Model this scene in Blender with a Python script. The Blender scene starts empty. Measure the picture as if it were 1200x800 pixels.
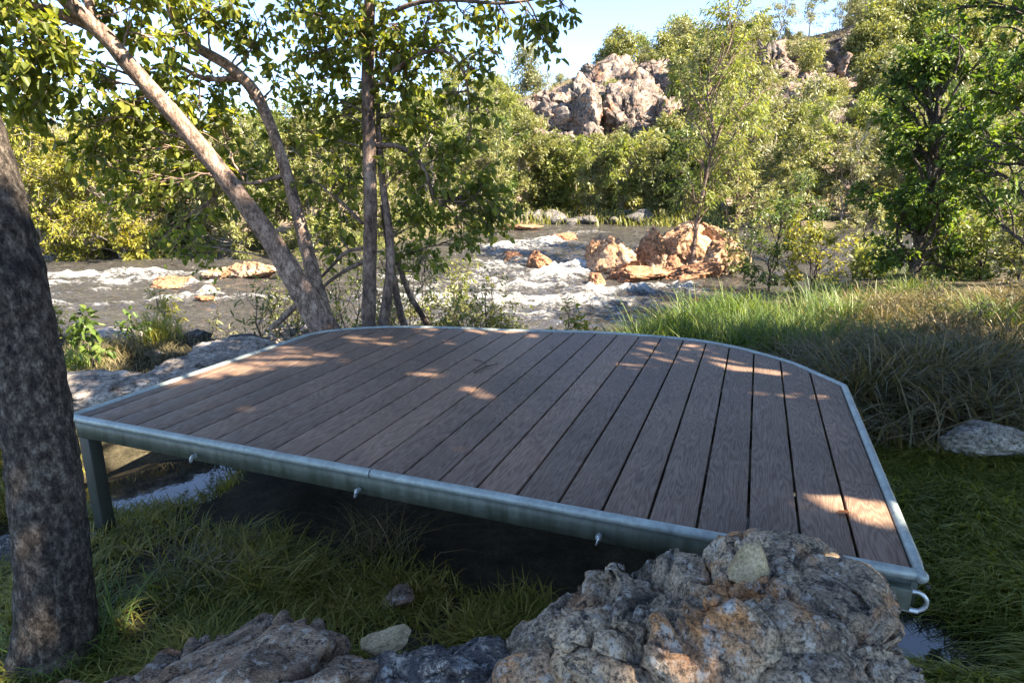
import bpy, bmesh, math
import numpy as np
from mathutils import Vector, Matrix

sc = bpy.context.scene
C = sc.collection

# ------------------------------------------------------------------ camera, sky, sun, exposure
F_PX, PITCH = 739.0, math.atan((400 - 212) / 739.0)
cam_d = bpy.data.cameras.new("camera")
cam = bpy.data.objects.new("camera", cam_d)
C.objects.link(cam)
cam_d.sensor_width = 36.0
cam_d.lens = 36.0 * F_PX / 1200.0
cam_d.clip_start, cam_d.clip_end = 0.05, 3000
cam.location = (0, 0, 1.0)
cam.rotation_euler = (math.pi / 2 - PITCH, 0, 0)
sc.camera = cam

SUN_EL = math.radians(44)
SUN_AZ = math.radians(112)          # clockwise from +Y (the view direction): from the right, a little behind
sun_from = Vector((math.sin(SUN_AZ) * math.cos(SUN_EL), math.cos(SUN_AZ) * math.cos(SUN_EL), math.sin(SUN_EL)))
sun_d = bpy.data.lights.new("sun", 'SUN')
sun_d.energy = 4.2
sun_d.angle = math.radians(0.5)
sun_d.color = (1.0, 0.96, 0.90)
sun = bpy.data.objects.new("sun", sun_d)
C.objects.link(sun)
sun.rotation_euler = sun_from.to_track_quat('Z', 'Y').to_euler()

world = bpy.data.worlds.new("World")
sc.world = world
world.use_nodes = True
wn = world.node_tree
bg = wn.nodes["Background"]
sky = wn.nodes.new("ShaderNodeTexSky")
sky.sky_type = 'NISHITA'
sky.sun_disc = False
sky.sun_elevation = SUN_EL
sky.sun_rotation = SUN_AZ
sky.air_density, sky.dust_density, sky.ozone_density = 0.5, 0.0, 4.0
sky.altitude = 400
wn.links.new(sky.outputs[0], bg.inputs[0])
bg.inputs[1].default_value = 0.115

sc.view_settings.view_transform = 'Standard'
sc.view_settings.look = 'None'
sc.view_settings.gamma = 1
sc.view_settings.use_curve_mapping = False
sc.view_settings.exposure = 2.8
sc.view_settings.use_white_balance = True
sc.view_settings.white_balance_temperature = 7700
sc.render.engine = 'CYCLES'
sc.cycles.max_bounces = 6
sc.cycles.transparent_max_bounces = 4
sc.cycles.use_denoising = True

# ------------------------------------------------------------------ helpers
def ray(px, py):
    u, v = (px - 600) / F_PX, (400 - py) / F_PX
    c, s = math.cos(PITCH), math.sin(PITCH)
    return np.array([u, c + v * s, -s + v * c])
def on_z(px, py, z):
    d = ray(px, py); return np.array([0, 0, 1.0]) + d * ((z - 1.0) / d[2])
def on_y(px, py, Y):
    d = ray(px, py); return np.array([0, 0, 1.0]) + d * (Y / d[1])

def _h(ix, iy, iz, s):
    h = (ix.astype(np.uint32) * np.uint32(374761393) + iy.astype(np.uint32) * np.uint32(668265263)
         + iz.astype(np.uint32) * np.uint32(2147483647) + np.uint32(s * 974711 + 17))
    h = (h ^ (h >> np.uint32(13))) * np.uint32(1274126177)
    h = (h ^ (h >> np.uint32(16))) * np.uint32(2246822519)
    return h ^ (h >> np.uint32(15))
def noise(p, s=0):
    """gradient noise, about -1..1, on an (n,3) array"""
    with np.errstate(over='ignore'):
        i = np.floor(p).astype(np.int64); f = p - i
        w = f * f * f * (f * (f * 6 - 15) + 10)
        out = np.zeros(len(p))
        for dx in (0, 1):
            for dy in (0, 1):
                for dz in (0, 1):
                    h = _h(i[:, 0] + dx, i[:, 1] + dy, i[:, 2] + dz, s)
                    gx = (h & 1023) / 511.5 - 1; gy = ((h >> 10) & 1023) / 511.5 - 1; gz = ((h >> 20) & 1023) / 511.5 - 1
                    d = gx * (f[:, 0] - dx) + gy * (f[:, 1] - dy) + gz * (f[:, 2] - dz)
                    k = ((w[:, 0] if dx else 1 - w[:, 0]) * (w[:, 1] if dy else 1 - w[:, 1]) * (w[:, 2] if dz else 1 - w[:, 2]))
                    out += k * d
    return out * 1.25
def fbm(p, octv=4, s=0, gain=0.5):
    o = np.zeros(len(p)); a = 1.0
    for k in range(octv):
        o += a * noise(p * 2.03 ** k, s + k); a *= gain
    return o
def ridged(p, octv=4, s=0):
    o = np.zeros(len(p)); a = 1.0
    for k in range(octv):
        o += a * (1 - 2 * np.abs(noise(p * 2.03 ** k, s + k))); a *= 0.5
    return o
def sstep(a, b, x):
    t = np.clip((x - a) / (b - a), 0, 1); return t * t * (3 - 2 * t)
def unit(v):
    v = np.asarray(v, float); n = np.linalg.norm(v, axis=-1, keepdims=True); return v / np.maximum(n, 1e-9)

class Acc:
    """collects geometry for ONE mesh object"""
    def __init__(s): s.V, s.L, s.S, s.R, s.n = [], [], [], [], 0
    def add(s, V, F, rnd=None):
        V = np.asarray(V, float).reshape(-1, 3)
        F = np.asarray(F, np.int64)
        s.V.append(V); s.L.append((F + s.n).ravel()); s.S.append(np.full(len(F), F.shape[1]))
        s.R.append(np.full(len(F), 0.5) if rnd is None else np.broadcast_to(rnd, (len(F),)).astype(float))
        s.n += len(V)
    def build(s, name, mat, parent=None, smooth=False, local=False, attrs=None):
        V = np.concatenate(s.V); L = np.concatenate(s.L); S = np.concatenate(s.S); R = np.concatenate(s.R)
        if parent is not None and not local: V = V - np.array(parent.location)
        me = bpy.data.meshes.new(name)
        me.vertices.add(len(V)); me.vertices.foreach_set('co', V.ravel())
        me.loops.add(len(L)); me.loops.foreach_set('vertex_index', L.astype(np.int32))
        me.polygons.add(len(S))
        me.polygons.foreach_set('loop_start', (np.cumsum(S) - S).astype(np.int32))
        me.polygons.foreach_set('loop_total', S.astype(np.int32))
        a = me.attributes.new('rnd', 'FLOAT', 'FACE'); a.data.foreach_set('value', R.astype(np.float32))
        for k, arr in (attrs or {}).items():
            a = me.attributes.new(k, 'FLOAT', 'POINT'); a.data.foreach_set('value', np.asarray(arr, np.float32))
        me.update(calc_edges=True); me.validate()
        if smooth: me.polygons.foreach_set('use_smooth', np.ones(len(S), bool))
        me.materials.append(mat)
        o = bpy.data.objects.new(name, me); C.objects.link(o)
        if parent is not None: o.parent = parent
        return o

def tag(o, label=None, cat=None, group=None, kind=None):
    if label: o['label'] = label
    if cat: o['category'] = cat
    if group: o['group'] = group
    if kind: o['kind'] = kind
    return o
def empty(name, loc, rz=0.0):
    o = bpy.data.objects.new(name, None); C.objects.link(o)
    o.location = Vector(loc); o.rotation_euler = (0, 0, rz); o.empty_display_size = 0.1
    return o
def dup(root, loc, rz, scale=1.0, label=None, group=None):
    r = root.copy(); C.objects.link(r)
    r.location = Vector(loc); r.rotation_euler = (0, 0, rz); r.scale = (scale,) * 3 if np.isscalar(scale) else scale
    if label: r['label'] = label
    if group: r['group'] = group
    for ch in list(root.children):
        c = ch.copy(); C.objects.link(c); c.parent = r
    return r

def resample(pts, n):
    """Catmull-Rom through the points, n samples"""
    P = np.asarray(pts, float)
    P = np.vstack([2 * P[0] - P[1], P, 2 * P[-1] - P[-2]])
    m = len(P) - 3
    t = np.linspace(0, m - 1e-6, n); i = t.astype(int); f = (t - i)[:, None]
    a, b, c, d = P[i], P[i + 1], P[i + 2], P[i + 3]
    return 0.5 * ((2 * b) + (c - a) * f + (2 * a - 5 * b + 4 * c - d) * f ** 2 + (3 * b - a - 3 * c + d) * f ** 3)
def tube(acc, pts, rad, n=8, rough=0.0, seed=0, freq=6.0, closed=False, caps=True, rnd=None):
    P = np.asarray(pts, float); m = len(P)
    R = np.broadcast_to(np.asarray(rad, float), (m,))
    if closed: T = np.roll(P, -1, 0) - np.roll(P, 1, 0)
    else: T = np.gradient(P, axis=0)
    T = unit(T)
    N = np.zeros_like(P)
    ref = np.array([0, 0, 1.0]) if abs(T[0][2]) < 0.9 else np.array([1.0, 0, 0])
    N[0] = unit(ref - T[0] * (ref @ T[0]))
    for k in range(1, m):
        q = N[k - 1] - T[k] * (N[k - 1] @ T[k]); N[k] = unit(q)
    B = np.cross(T, N)
    a = np.arange(n) * 2 * math.pi / n
    ring = N[:, None, :] * np.cos(a)[None, :, None] + B[:, None, :] * np.sin(a)[None, :, None]
    V = (P[:, None, :] + ring * R[:, None, None])
    if rough > 0:
        q = V.reshape(-1, 3)
        dsp = fbm(q * freq, 4, seed) * rough
        V = V + ring * (R[:, None] * dsp.reshape(m, n))[:, :, None]
    i = np.arange(m - (0 if closed else 1))[:, None]; j = np.arange(n)[None, :]
    i2 = (i + 1) % m
    Fq = np.stack([i * n + j, i * n + (j + 1) % n, i2 * n + (j + 1) % n, i2 * n + j], -1).reshape(-1, 4)
    V = V.reshape(-1, 3)
    acc.add(V, Fq, rnd)
    if caps and not closed:
        for e, row in ((0, 0), (m - 1, (m - 1) * n)):
            cV = np.vstack([V[row:row + n], P[e]])
            jj = np.arange(n)
            acc.add(cV, np.stack([jj, (jj + 1) % n, np.full(n, n)], -1) if e else np.stack([(jj + 1) % n, jj, np.full(n, n)], -1), rnd)
def box(acc, lo, hi, M=None, bev=0.0, rnd=None):
    bm = bmesh.new(); bmesh.ops.create_cube(bm, size=1)
    lo, hi = np.array(lo, float), np.array(hi, float)
    for v in bm.verts: v.co = Vector((lo + hi) / 2 + np.array(v.co) * (hi - lo))
    if bev: bmesh.ops.bevel(bm, geom=list(bm.edges), offset=bev, segments=2, profile=0.5, affect='EDGES')
    if M is not None: bmesh.ops.transform(bm, matrix=M, verts=bm.verts)
    add_bm(acc, bm, rnd)
def add_bm(acc, bm, rnd=None):
    bm.verts.ensure_lookup_table(); bm.verts.index_update()
    V = np.array([v.co[:] for v in bm.verts])
    by = {}
    for f in bm.faces: by.setdefault(len(f.verts), []).append([v.index for v in f.verts])
    first = True
    for k, F in by.items():
        if first: acc.add(V, F, rnd); first = False
        else:
            acc.n -= len(V); acc.V.append(np.zeros((0, 3))); acc.L.append((np.array(F) + acc.n).ravel()); acc.S.append(np.full(len(F), k))
            acc.R.append(np.full(len(F), 0.5 if rnd is None else rnd)); acc.n += len(V)
    bm.free()

# ------------------------------------------------------------------ materials
def mat(name):
    m = bpy.data.materials.new(name); m.use_nodes = True
    nt = m.node_tree; b = nt.nodes["Principled BSDF"]
    return m, nt, b
def N(nt, t, **k):
    n = nt.nodes.new("ShaderNode" + t)
    for a, v in k.items():
        if a.startswith('i_'):
            key = a[2:]; key = int(key) if key.isdigit() else key.replace('_', ' ')
            n.inputs[key].default_value = v
        else: setattr(n, a, v)
    return n
def ramp(nt, src, stops, interp='LINEAR'):
    r = nt.nodes.new("ShaderNodeValToRGB"); r.color_ramp.interpolation = interp
    e = r.color_ramp.elements
    while len(e) < len(stops): e.new(0.5)
    for k, (p, c) in enumerate(stops):
        e[k].position = p
        e[k].color = (*c, 1) if not np.isscalar(c) else (c, c, c, 1)
    nt.links.new(src, r.inputs[0]); return r.outputs[0]
def mix(nt, fac, a, b, mode='MIX'):
    n = nt.nodes.new("ShaderNodeMix"); n.data_type = 'RGBA'; n.blend_type = mode
    for sock, v in ((n.inputs[0], fac), (n.inputs[6], a), (n.inputs[7], b)):
        if hasattr(v, 'links'): nt.links.new(v, sock)
        elif np.isscalar(v): sock.default_value = v if sock == n.inputs[0] else (v, v, v, 1)
        else: sock.default_value = (*v, 1)
    return n.outputs[2]
def math_n(nt, op, a, b=None):
    n = nt.nodes.new("ShaderNodeMath"); n.operation = op
    for s, v in ((n.inputs[0], a), (n.inputs[1], b)):
        if v is None: continue
        if hasattr(v, 'links'): nt.links.new(v, s)
        else: s.default_value = v
    return n.outputs[0]
def tex_coord(nt, scale=(1, 1, 1), kind='Object', off=None):
    t = N(nt, 'TexCoord'); mp = N(nt, 'Mapping'); mp.inputs['Scale'].default_value = scale
    nt.links.new(t.outputs[kind], mp.inputs[0])
    return mp.outputs[0]
def nz(nt, vec, scale, detail=5, rough=0.55, dist=0.0):
    n = N(nt, 'TexNoise'); n.inputs['Scale'].default_value = scale; n.inputs['Detail'].default_value = detail
    n.inputs['Roughness'].default_value = rough; n.inputs['Distortion'].default_value = dist
    nt.links.new(vec, n.inputs['Vector']); return n.outputs[0]
def bump(nt, b, h, strength, dist):
    n = N(nt, 'Bump'); n.inputs['Strength'].default_value = strength; n.inputs['Distance'].default_value = dist
    nt.links.new(h, n.inputs['Height']); nt.links.new(n.outputs[0], b.inputs['Normal']); return n

def leaf_mat(name, cols, transl=0.35, rough=0.5):
    m, nt, b = mat(name)
    at = N(nt, 'Attribute', attribute_name='rnd')
    col = ramp(nt, at.outputs['Fac'], [(k / (len(cols) - 1), c) for k, c in enumerate(cols)])
    nt.links.new(col, b.inputs['Base Color']); b.inputs['Roughness'].default_value = rough
    b.inputs['Specular IOR Level'].default_value = 0.35
    tr = N(nt, 'BsdfTranslucent')
    tc = mix(nt, 1.0, col, (1.25, 1.2, 0.55), 'MULTIPLY'); nt.links.new(tc, tr.inputs[0])
    mx = N(nt, 'MixShader'); mx.inputs[0].default_value = transl
    nt.links.new(b.outputs[0], mx.inputs[1]); nt.links.new(tr.outputs[0], mx.inputs[2])
    nt.links.new(mx.outputs[0], nt.nodes['Material Output'].inputs[0])
    return m

def bark_mat(name, cols, scale=8, stretch=0.25, patch=None, bump_s=0.6, bd=0.02, pk=0.35):
    m, nt, b = mat(name)
    v = tex_coord(nt, (1, 1, stretch))
    n1 = nz(nt, v, scale, 8, 0.65); v2 = tex_coord(nt, (1, 1, 0.7)); n2 = nz(nt, v2, scale * pk, 7, 0.68, 0.6)
    c = ramp(nt, n1, [(0.32, cols[0]), (0.5, cols[1]), (0.68, cols[2])])
    if patch:
        f = ramp(nt, n2, [(patch[1], 0.0), (patch[1] + 0.10, 0.8)])
        c = mix(nt, f, c, patch[0])
    c = mix(nt, 1.0, c, ramp(nt, nz(nt, tex_coord(nt, (1, 1, 0.6)), scale * 3.2, 6, 0.75), [(0.36, 0.35), (0.5, 1.0), (0.64, 1.6)]), 'MULTIPLY')
    nt.links.new(c, b.inputs['Base Color']); b.inputs['Roughness'].default_value = 0.9
    b.inputs['Specular IOR Level'].default_value = 0.2
    n3 = nz(nt, tex_coord(nt, (1, 1, stretch)), scale * 4, 6, 0.7)
    h = math_n(nt, 'ADD', math_n(nt, 'MULTIPLY', n1, 0.6), math_n(nt, 'MULTIPLY', n3, 0.4))
    bump(nt, b, h, bump_s, bd)
    return m

def rock_mat(name, cols, scale=3.0, warm=None, lichen=None, crack=0.5, fine=60, bs=0.7, bd=0.02, spk=1.0, stretch=False, speck=0):
    m, nt, b = mat(name)
    v = tex_coord(nt)
    if stretch:
        v = tex_coord(nt, (0.7, 2.6, 3.2)); v.node.inputs['Rotation'].default_value = (0.3, -0.45, 0.5)
    n1 = nz(nt, v, scale, 8, 0.62, 0.4)
    c = ramp(nt, n1, [(0.30, cols[0]), (0.48, cols[1]), (0.66, cols[2])])
    if warm:
        n2 = nz(nt, v, scale * 0.8 + 0.37, 5, 0.55, 0.8)
        c = mix(nt, ramp(nt, n2, [(warm[1], 0.0), (warm[1] + 0.14, 1.0)]), c, warm[0])
    if lichen:
        n4 = nz(nt, v, scale * 2.2, 6, 0.6, 0.2)
        c = mix(nt, ramp(nt, n4, [(lichen[1], 0.0), (lichen[1] + 0.1, 1.0)]), c, lichen[0])
    sp = nz(nt, v, fine, 3, 0.7)
    c = mix(nt, 1.0, c, ramp(nt, sp, [(0.34, 1 - 0.7 * spk), (0.5, 1.0), (0.66, 1 + 0.6 * spk)]), 'MULTIPLY')
    if speck:
        s2 = nz(nt, tex_coord(nt), speck, 7, 0.8)
        c = mix(nt, ramp(nt, s2, [(0.42, 0.85), (0.475, 0.0)]), c, (0.022, 0.020, 0.019))
        s3 = nz(nt, tex_coord(nt), speck * 0.73 + 3, 7, 0.8)
        c = mix(nt, ramp(nt, s3, [(0.545, 0.0), (0.60, 0.8)]), c, (0.44, 0.39, 0.32))
    vo = N(nt, 'TexVoronoi', feature='DISTANCE_TO_EDGE'); vo.inputs['Scale'].default_value = scale * 0.9
    wv = N(nt, 'Mix', data_type='VECTOR'); wv.inputs[0].default_value = 0.18
    nn = N(nt, 'TexNoise'); nn.inputs['Scale'].default_value = scale * 1.5; nt.links.new(v, nn.inputs['Vector'])
    nt.links.new(v, wv.inputs[4]); nt.links.new(nn.outputs['Color'], wv.inputs[5]); nt.links.new(wv.outputs[1], vo.inputs['Vector'])
    ck = ramp(nt, vo.outputs['Distance'], [(0.0, 0.0), (0.045, 1.0)])
    c = mix(nt, crack, c, mix(nt, ck, (0.35, 0.3, 0.27), (1, 1, 1)), 'MULTIPLY')
    nt.links.new(c, b.inputs['Base Color']); b.inputs['Roughness'].default_value = 0.85
    b.inputs['Specular IOR Level'].default_value = 0.25
    h = math_n(nt, 'ADD', math_n(nt, 'MULTIPLY', n1, 0.9), math_n(nt, 'MULTIPLY', sp, 0.25))
    h = math_n(nt, 'ADD', h, math_n(nt, 'MULTIPLY', ck, 0.35 * crack))
    bump(nt, b, h, bs, bd)
    return m

M = {}
M['rock_front'] = rock_mat('weathered_rock', [(0.05, 0.040, 0.032), (0.22, 0.162, 0.11), (0.45, 0.33, 0.21)], 5.0,
                           warm=((0.40, 0.18, 0.07), 0.535), lichen=((0.34, 0.33, 0.29), 0.62), crack=0.30, fine=130, bs=1.0, bd=0.016, speck=34)
M['rock_dark'] = rock_mat('dark_rock', [(0.03, 0.03, 0.034), (0.07, 0.066, 0.066), (0.15, 0.13, 0.11)], 5,
                          lichen=((0.26, 0.27, 0.26), 0.6), crack=0.3, fine=130, bs=1.0, bd=0.014, speck=42)
M['rock_left'] = rock_mat('banded_rock', [(0.065, 0.048, 0.036), (0.22, 0.145, 0.095), (0.42, 0.28, 0.17)], 3, stretch=True,
                          warm=((0.34, 0.19, 0.10), 0.56), lichen=((0.36, 0.34, 0.32), 0.6), crack=0.4, fine=130, bs=1.0, bd=0.016, speck=38)
M['cream_stone'] = rock_mat('cream_stone', [(0.22, 0.16, 0.085), (0.38, 0.285, 0.16), (0.50, 0.39, 0.24)], 14, crack=0.1, fine=170, bs=0.7, bd=0.006, spk=0.6)
M['orange_rock'] = rock_mat('orange_river_rock', [(0.11, 0.06, 0.04), (0.34, 0.19, 0.105), (0.50, 0.36, 0.25)], 0.9,
                            warm=((0.42, 0.19, 0.08), 0.55), lichen=((0.52, 0.43, 0.33), 0.58), crack=0.7, fine=18, bs=0.8, bd=0.08)
M['red_rock'] = rock_mat('red_river_rock', [(0.10, 0.05, 0.03), (0.27, 0.13, 0.07), (0.38, 0.20, 0.11)], 1.5, crack=0.4, fine=25, bs=0.7, bd=0.05)
M['pale_rock'] = rock_mat('pale_bank_rock', [(0.10, 0.085, 0.07), (0.24, 0.20, 0.165), (0.37, 0.32, 0.27)], 2.2,
                          lichen=((0.42, 0.37, 0.32), 0.58), crack=0.5, fine=35, bs=0.8, bd=0.03)
M['grey_rock'] = rock_mat('grey_rock', [(0.10, 0.09, 0.08), (0.22, 0.20, 0.17), (0.36, 0.33, 0.28)], 3, crack=0.4, fine=50, bs=0.7, bd=0.02)
M['hill_rock'] = rock_mat('hill_rock', [(0.05, 0.041, 0.037), (0.16, 0.122, 0.10), (0.28, 0.225, 0.185)], 0.6,
                          warm=((0.30, 0.15, 0.085), 0.55), lichen=((0.09, 0.08, 0.08), 0.57), crack=0.8, fine=5, bs=0.9, bd=0.3)

M['bark_pink'] = bark_mat('pink_tan_bark', [(0.07, 0.05, 0.04), (0.26, 0.175, 0.13), (0.44, 0.32, 0.25)], 22, 0.45, ((0.10, 0.07, 0.058), 0.55), 1.0, 0.02)
M['bark_dark'] = bark_mat('dark_furrowed_bark', [(0.014, 0.012, 0.011), (0.090, 0.070, 0.054), (0.25, 0.205, 0.16)], 46, 0.6, ((0.022, 0.019, 0.017), 0.52), 1.0, 0.03, 0.085)
M['bark_brown'] = bark_mat('brown_bark', [(0.05, 0.035, 0.028), (0.15, 0.10, 0.075), (0.30, 0.22, 0.17)], 12, 0.3, None, 0.8, 0.02)
M['bark_twig'] = bark_mat('dark_twig_bark', [(0.03, 0.024, 0.02), (0.07, 0.055, 0.045), (0.12, 0.10, 0.08)], 20, 0.4, None, 0.4, 0.01)
M['bark_grey'] = bark_mat('pale_grey_bark', [(0.12, 0.095, 0.08), (0.28, 0.23, 0.19), (0.45, 0.39, 0.33)], 6, 0.35, None, 0.5, 0.02)

M['leaf_shade'] = leaf_mat('shade_tree_leaf', [(0.08, 0.11, 0.03), (0.14, 0.17, 0.05)], 0.5)
M['leaf_broad'] = leaf_mat('broad_green_leaf', [(0.05, 0.072, 0.018), (0.11, 0.145, 0.03), (0.19, 0.215, 0.042), (0.36, 0.34, 0.07)], 0.58, 0.42)
M['leaf_dark'] = leaf_mat('dark_green_leaf', [(0.03, 0.055, 0.016), (0.06, 0.10, 0.024), (0.10, 0.15, 0.032), (0.17, 0.20, 0.045)], 0.35, 0.45)
M['leaf_olive'] = leaf_mat('olive_leaf', [(0.105, 0.118, 0.042), (0.165, 0.178, 0.06), (0.225, 0.228, 0.08), (0.30, 0.285, 0.11)], 0.35)
M['leaf_yellow'] = leaf_mat('yellow_green_leaf', [(0.12, 0.135, 0.025), (0.20, 0.21, 0.034), (0.29, 0.27, 0.044), (0.39, 0.33, 0.06)], 0.4)
M['leaf_lime'] = leaf_mat('lime_green_leaf', [(0.10, 0.13, 0.034), (0.165, 0.205, 0.05), (0.225, 0.25, 0.065), (0.31, 0.30, 0.095)], 0.42)
M['leaf_grey'] = leaf_mat('grey_green_leaf', [(0.125, 0.13, 0.065), (0.185, 0.19, 0.09), (0.24, 0.24, 0.115), (0.31, 0.29, 0.15)], 0.3)
M['leaf_fresh'] = leaf_mat('fresh_green_leaf', [(0.04, 0.08, 0.018), (0.08, 0.14, 0.028), (0.13, 0.195, 0.036), (0.21, 0.25, 0.05)], 0.42)
M['reed'] = leaf_mat('green_reed', [(0.05, 0.085, 0.02), (0.085, 0.15, 0.03), (0.14, 0.20, 0.042), (0.27, 0.27, 0.08)], 0.4)
M['dry'] = leaf_mat('dry_grass', [(0.045, 0.05, 0.018), (0.10, 0.092, 0.033), (0.175, 0.13, 0.058), (0.30, 0.22, 0.11)], 0.3)
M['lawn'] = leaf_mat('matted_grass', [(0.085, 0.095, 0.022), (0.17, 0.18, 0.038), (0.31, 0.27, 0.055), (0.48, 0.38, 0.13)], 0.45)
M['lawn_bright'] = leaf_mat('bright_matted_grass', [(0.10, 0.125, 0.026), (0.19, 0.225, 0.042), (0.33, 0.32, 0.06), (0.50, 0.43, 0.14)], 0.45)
M['straw'] = leaf_mat('straw', [(0.09, 0.085, 0.04), (0.16, 0.14, 0.065), (0.24, 0.19, 0.10), (0.32, 0.26, 0.15)], 0.25)

# composite decking: the deck's own x runs across the boards, y along them
def deck_mat():
    m, nt, b = mat('composite_decking')
    t = N(nt, 'TexCoord'); at = N(nt, 'Attribute', attribute_name='rnd')
    sep = N(nt, 'SeparateXYZ'); nt.links.new(t.outputs['Object'], sep.inputs[0])
    comb = N(nt, 'CombineXYZ')
    nt.links.new(sep.outputs[0], comb.inputs[0])
    nt.links.new(math_n(nt, 'ADD', math_n(nt, 'MULTIPLY', sep.outputs[1], 0.10), math_n(nt, 'MULTIPLY', at.outputs['Fac'], 37.0)), comb.inputs[1])
    nt.links.new(math_n(nt, 'MULTIPLY', at.outputs['Fac'], 19.0), comb.inputs[2])
    n1 = nz(nt, comb.outputs[0], 9.0, 3, 0.5)                       # broad cathedral field
    rings = math_n(nt, 'MULTIPLY', math_n(nt, 'ADD', n1, math_n(nt, 'MULTIPLY', sep.outputs[0], 0.6)), 190.0)
    sn = math_n(nt, 'SINE', rings)
    comb2 = N(nt, 'CombineXYZ')
    nt.links.new(sep.outputs[0], comb2.inputs[0]); nt.links.new(math_n(nt, 'MULTIPLY', sep.outputs[1], 0.06), comb2.inputs[1]); nt.links.new(at.outputs['Fac'], comb2.inputs[2])
    fib = nz(nt, comb2.outputs[0], 330, 4, 0.6)
    h = math_n(nt, 'ADD', math_n(nt, 'MULTIPLY', sn, 0.14), fib)
    blot = nz(nt, t.outputs['Object'], 2.3, 5, 0.6)
    col = ramp(nt, h, [(0.25, (0.116, 0.069, 0.045)), (0.5, (0.180, 0.112, 0.074)), (0.8, (0.250, 0.168, 0.116))])
    col = mix(nt, 1.0, col, ramp(nt, blot, [(0.3, (0.80, 0.80, 0.80)), (0.7, (1.2, 1.17, 1.15))]), 'MULTIPLY')
    col = mix(nt, 1.0, col, ramp(nt, at.outputs['Fac'], [(0, (0.80, 0.79, 0.79)), (0.6, (1.0, 0.98, 0.97)), (1, (1.22, 1.16, 1.12))]), 'MULTIPLY')
    dust = nz(nt, t.outputs['Object'], 14, 6, 0.7)
    col = mix(nt, ramp(nt, dust, [(0.56, 0.0), (0.75, 0.35)]), col, (0.24, 0.20, 0.17))
    nt.links.new(col, b.inputs['Base Color'])
    nt.links.new(ramp(nt, h, [(0.2, 0.72), (0.8, 0.55)]), b.inputs['Roughness'])
    b.inputs['Specular IOR Level'].default_value = 0.4
    bump(nt, b, h, 0.5, 0.0022)
    return m
M['deck'] = deck_mat()

def galv(name, base, dirt=None, metal=0.35):
    m, nt, b = mat(name)
    v = tex_coord(nt); n1 = nz(nt, v, 9, 6, 0.6); n2 = nz(nt, v, 60, 3, 0.6)
    c = ramp(nt, n1, [(0.3, tuple(0.72 * x for x in base)), (0.55, base), (0.75, tuple(min(1, 1.2 * x) for x in base))])
    c = mix(nt, 1.0, c, ramp(nt, n2, [(0.35, 0.82), (0.65, 1.12)]), 'MULTIPLY')
    if dirt:
        vs = tex_coord(nt, (14, 14, 1.2)); n3 = nz(nt, vs, 2.0, 5, 0.6)
        c = mix(nt, ramp(nt, n3, [(0.38, 0.0), (0.66, 0.85)]), c, dirt)
    nt.links.new(c, b.inputs['Base Color']); b.inputs['Metallic'].default_value = metal
    nt.links.new(ramp(nt, n2, [(0.3, 0.38), (0.7, 0.58)]), b.inputs['Roughness'])
    bump(nt, b, n2, 0.25, 0.002)
    return m
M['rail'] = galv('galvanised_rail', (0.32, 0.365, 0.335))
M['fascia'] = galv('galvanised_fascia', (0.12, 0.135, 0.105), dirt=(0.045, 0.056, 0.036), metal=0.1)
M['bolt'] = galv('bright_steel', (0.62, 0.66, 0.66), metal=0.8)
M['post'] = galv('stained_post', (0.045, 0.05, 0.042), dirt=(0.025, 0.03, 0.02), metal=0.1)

def ground_mat():
    m, nt, b = mat('bank_soil')
    v = tex_coord(nt)
    n1 = nz(nt, v, 0.9, 6, 0.6); n2 = nz(nt, v, 9, 8, 0.7); n3 = nz(nt, v, 60, 5, 0.7)
    c = ramp(nt, n1, [(0.35, (0.022, 0.019, 0.012)), (0.5, (0.048, 0.040, 0.024)), (0.66, (0.085, 0.068, 0.042))])
    c = mix(nt, 1.0, c, ramp(nt, n2, [(0.3, 0.5), (0.7, 1.5)]), 'MULTIPLY')
    c = mix(nt, 1.0, c, ramp(nt, n3, [(0.3, 0.6), (0.7, 1.4)]), 'MULTIPLY')
    # the far hillside: straw, bare stone and low scrub
    h1 = nz(nt, v, 0.30, 8, 0.68, 0.5); h2 = nz(nt, v, 1.6, 6, 0.7)
    hc = ramp(nt, h1, [(0.34, (0.07, 0.07, 0.03)), (0.44, (0.12, 0.105, 0.055)), (0.51, (0.18, 0.135, 0.09)), (0.58, (0.27, 0.195, 0.155)), (0.70, (0.14, 0.105, 0.092))])
    hc = mix(nt, 1.0, hc, ramp(nt, h2, [(0.3, 0.5), (0.7, 1.4)]), 'MULTIPLY')
    at = N(nt, 'Attribute', attribute_name='hill')
    c = mix(nt, at.outputs['Fac'], c, hc)
    nt.links.new(c, b.inputs['Base Color']); b.inputs['Roughness'].default_value = 0.95
    b.inputs['Specular IOR Level'].default_value = 0.15
    hh = math_n(nt, 'ADD', n2, math_n(nt, 'MULTIPLY', n3, 0.4)); bump(nt, b, hh, 0.8, 0.03)
    return m
M['ground'] = ground_mat()

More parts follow.
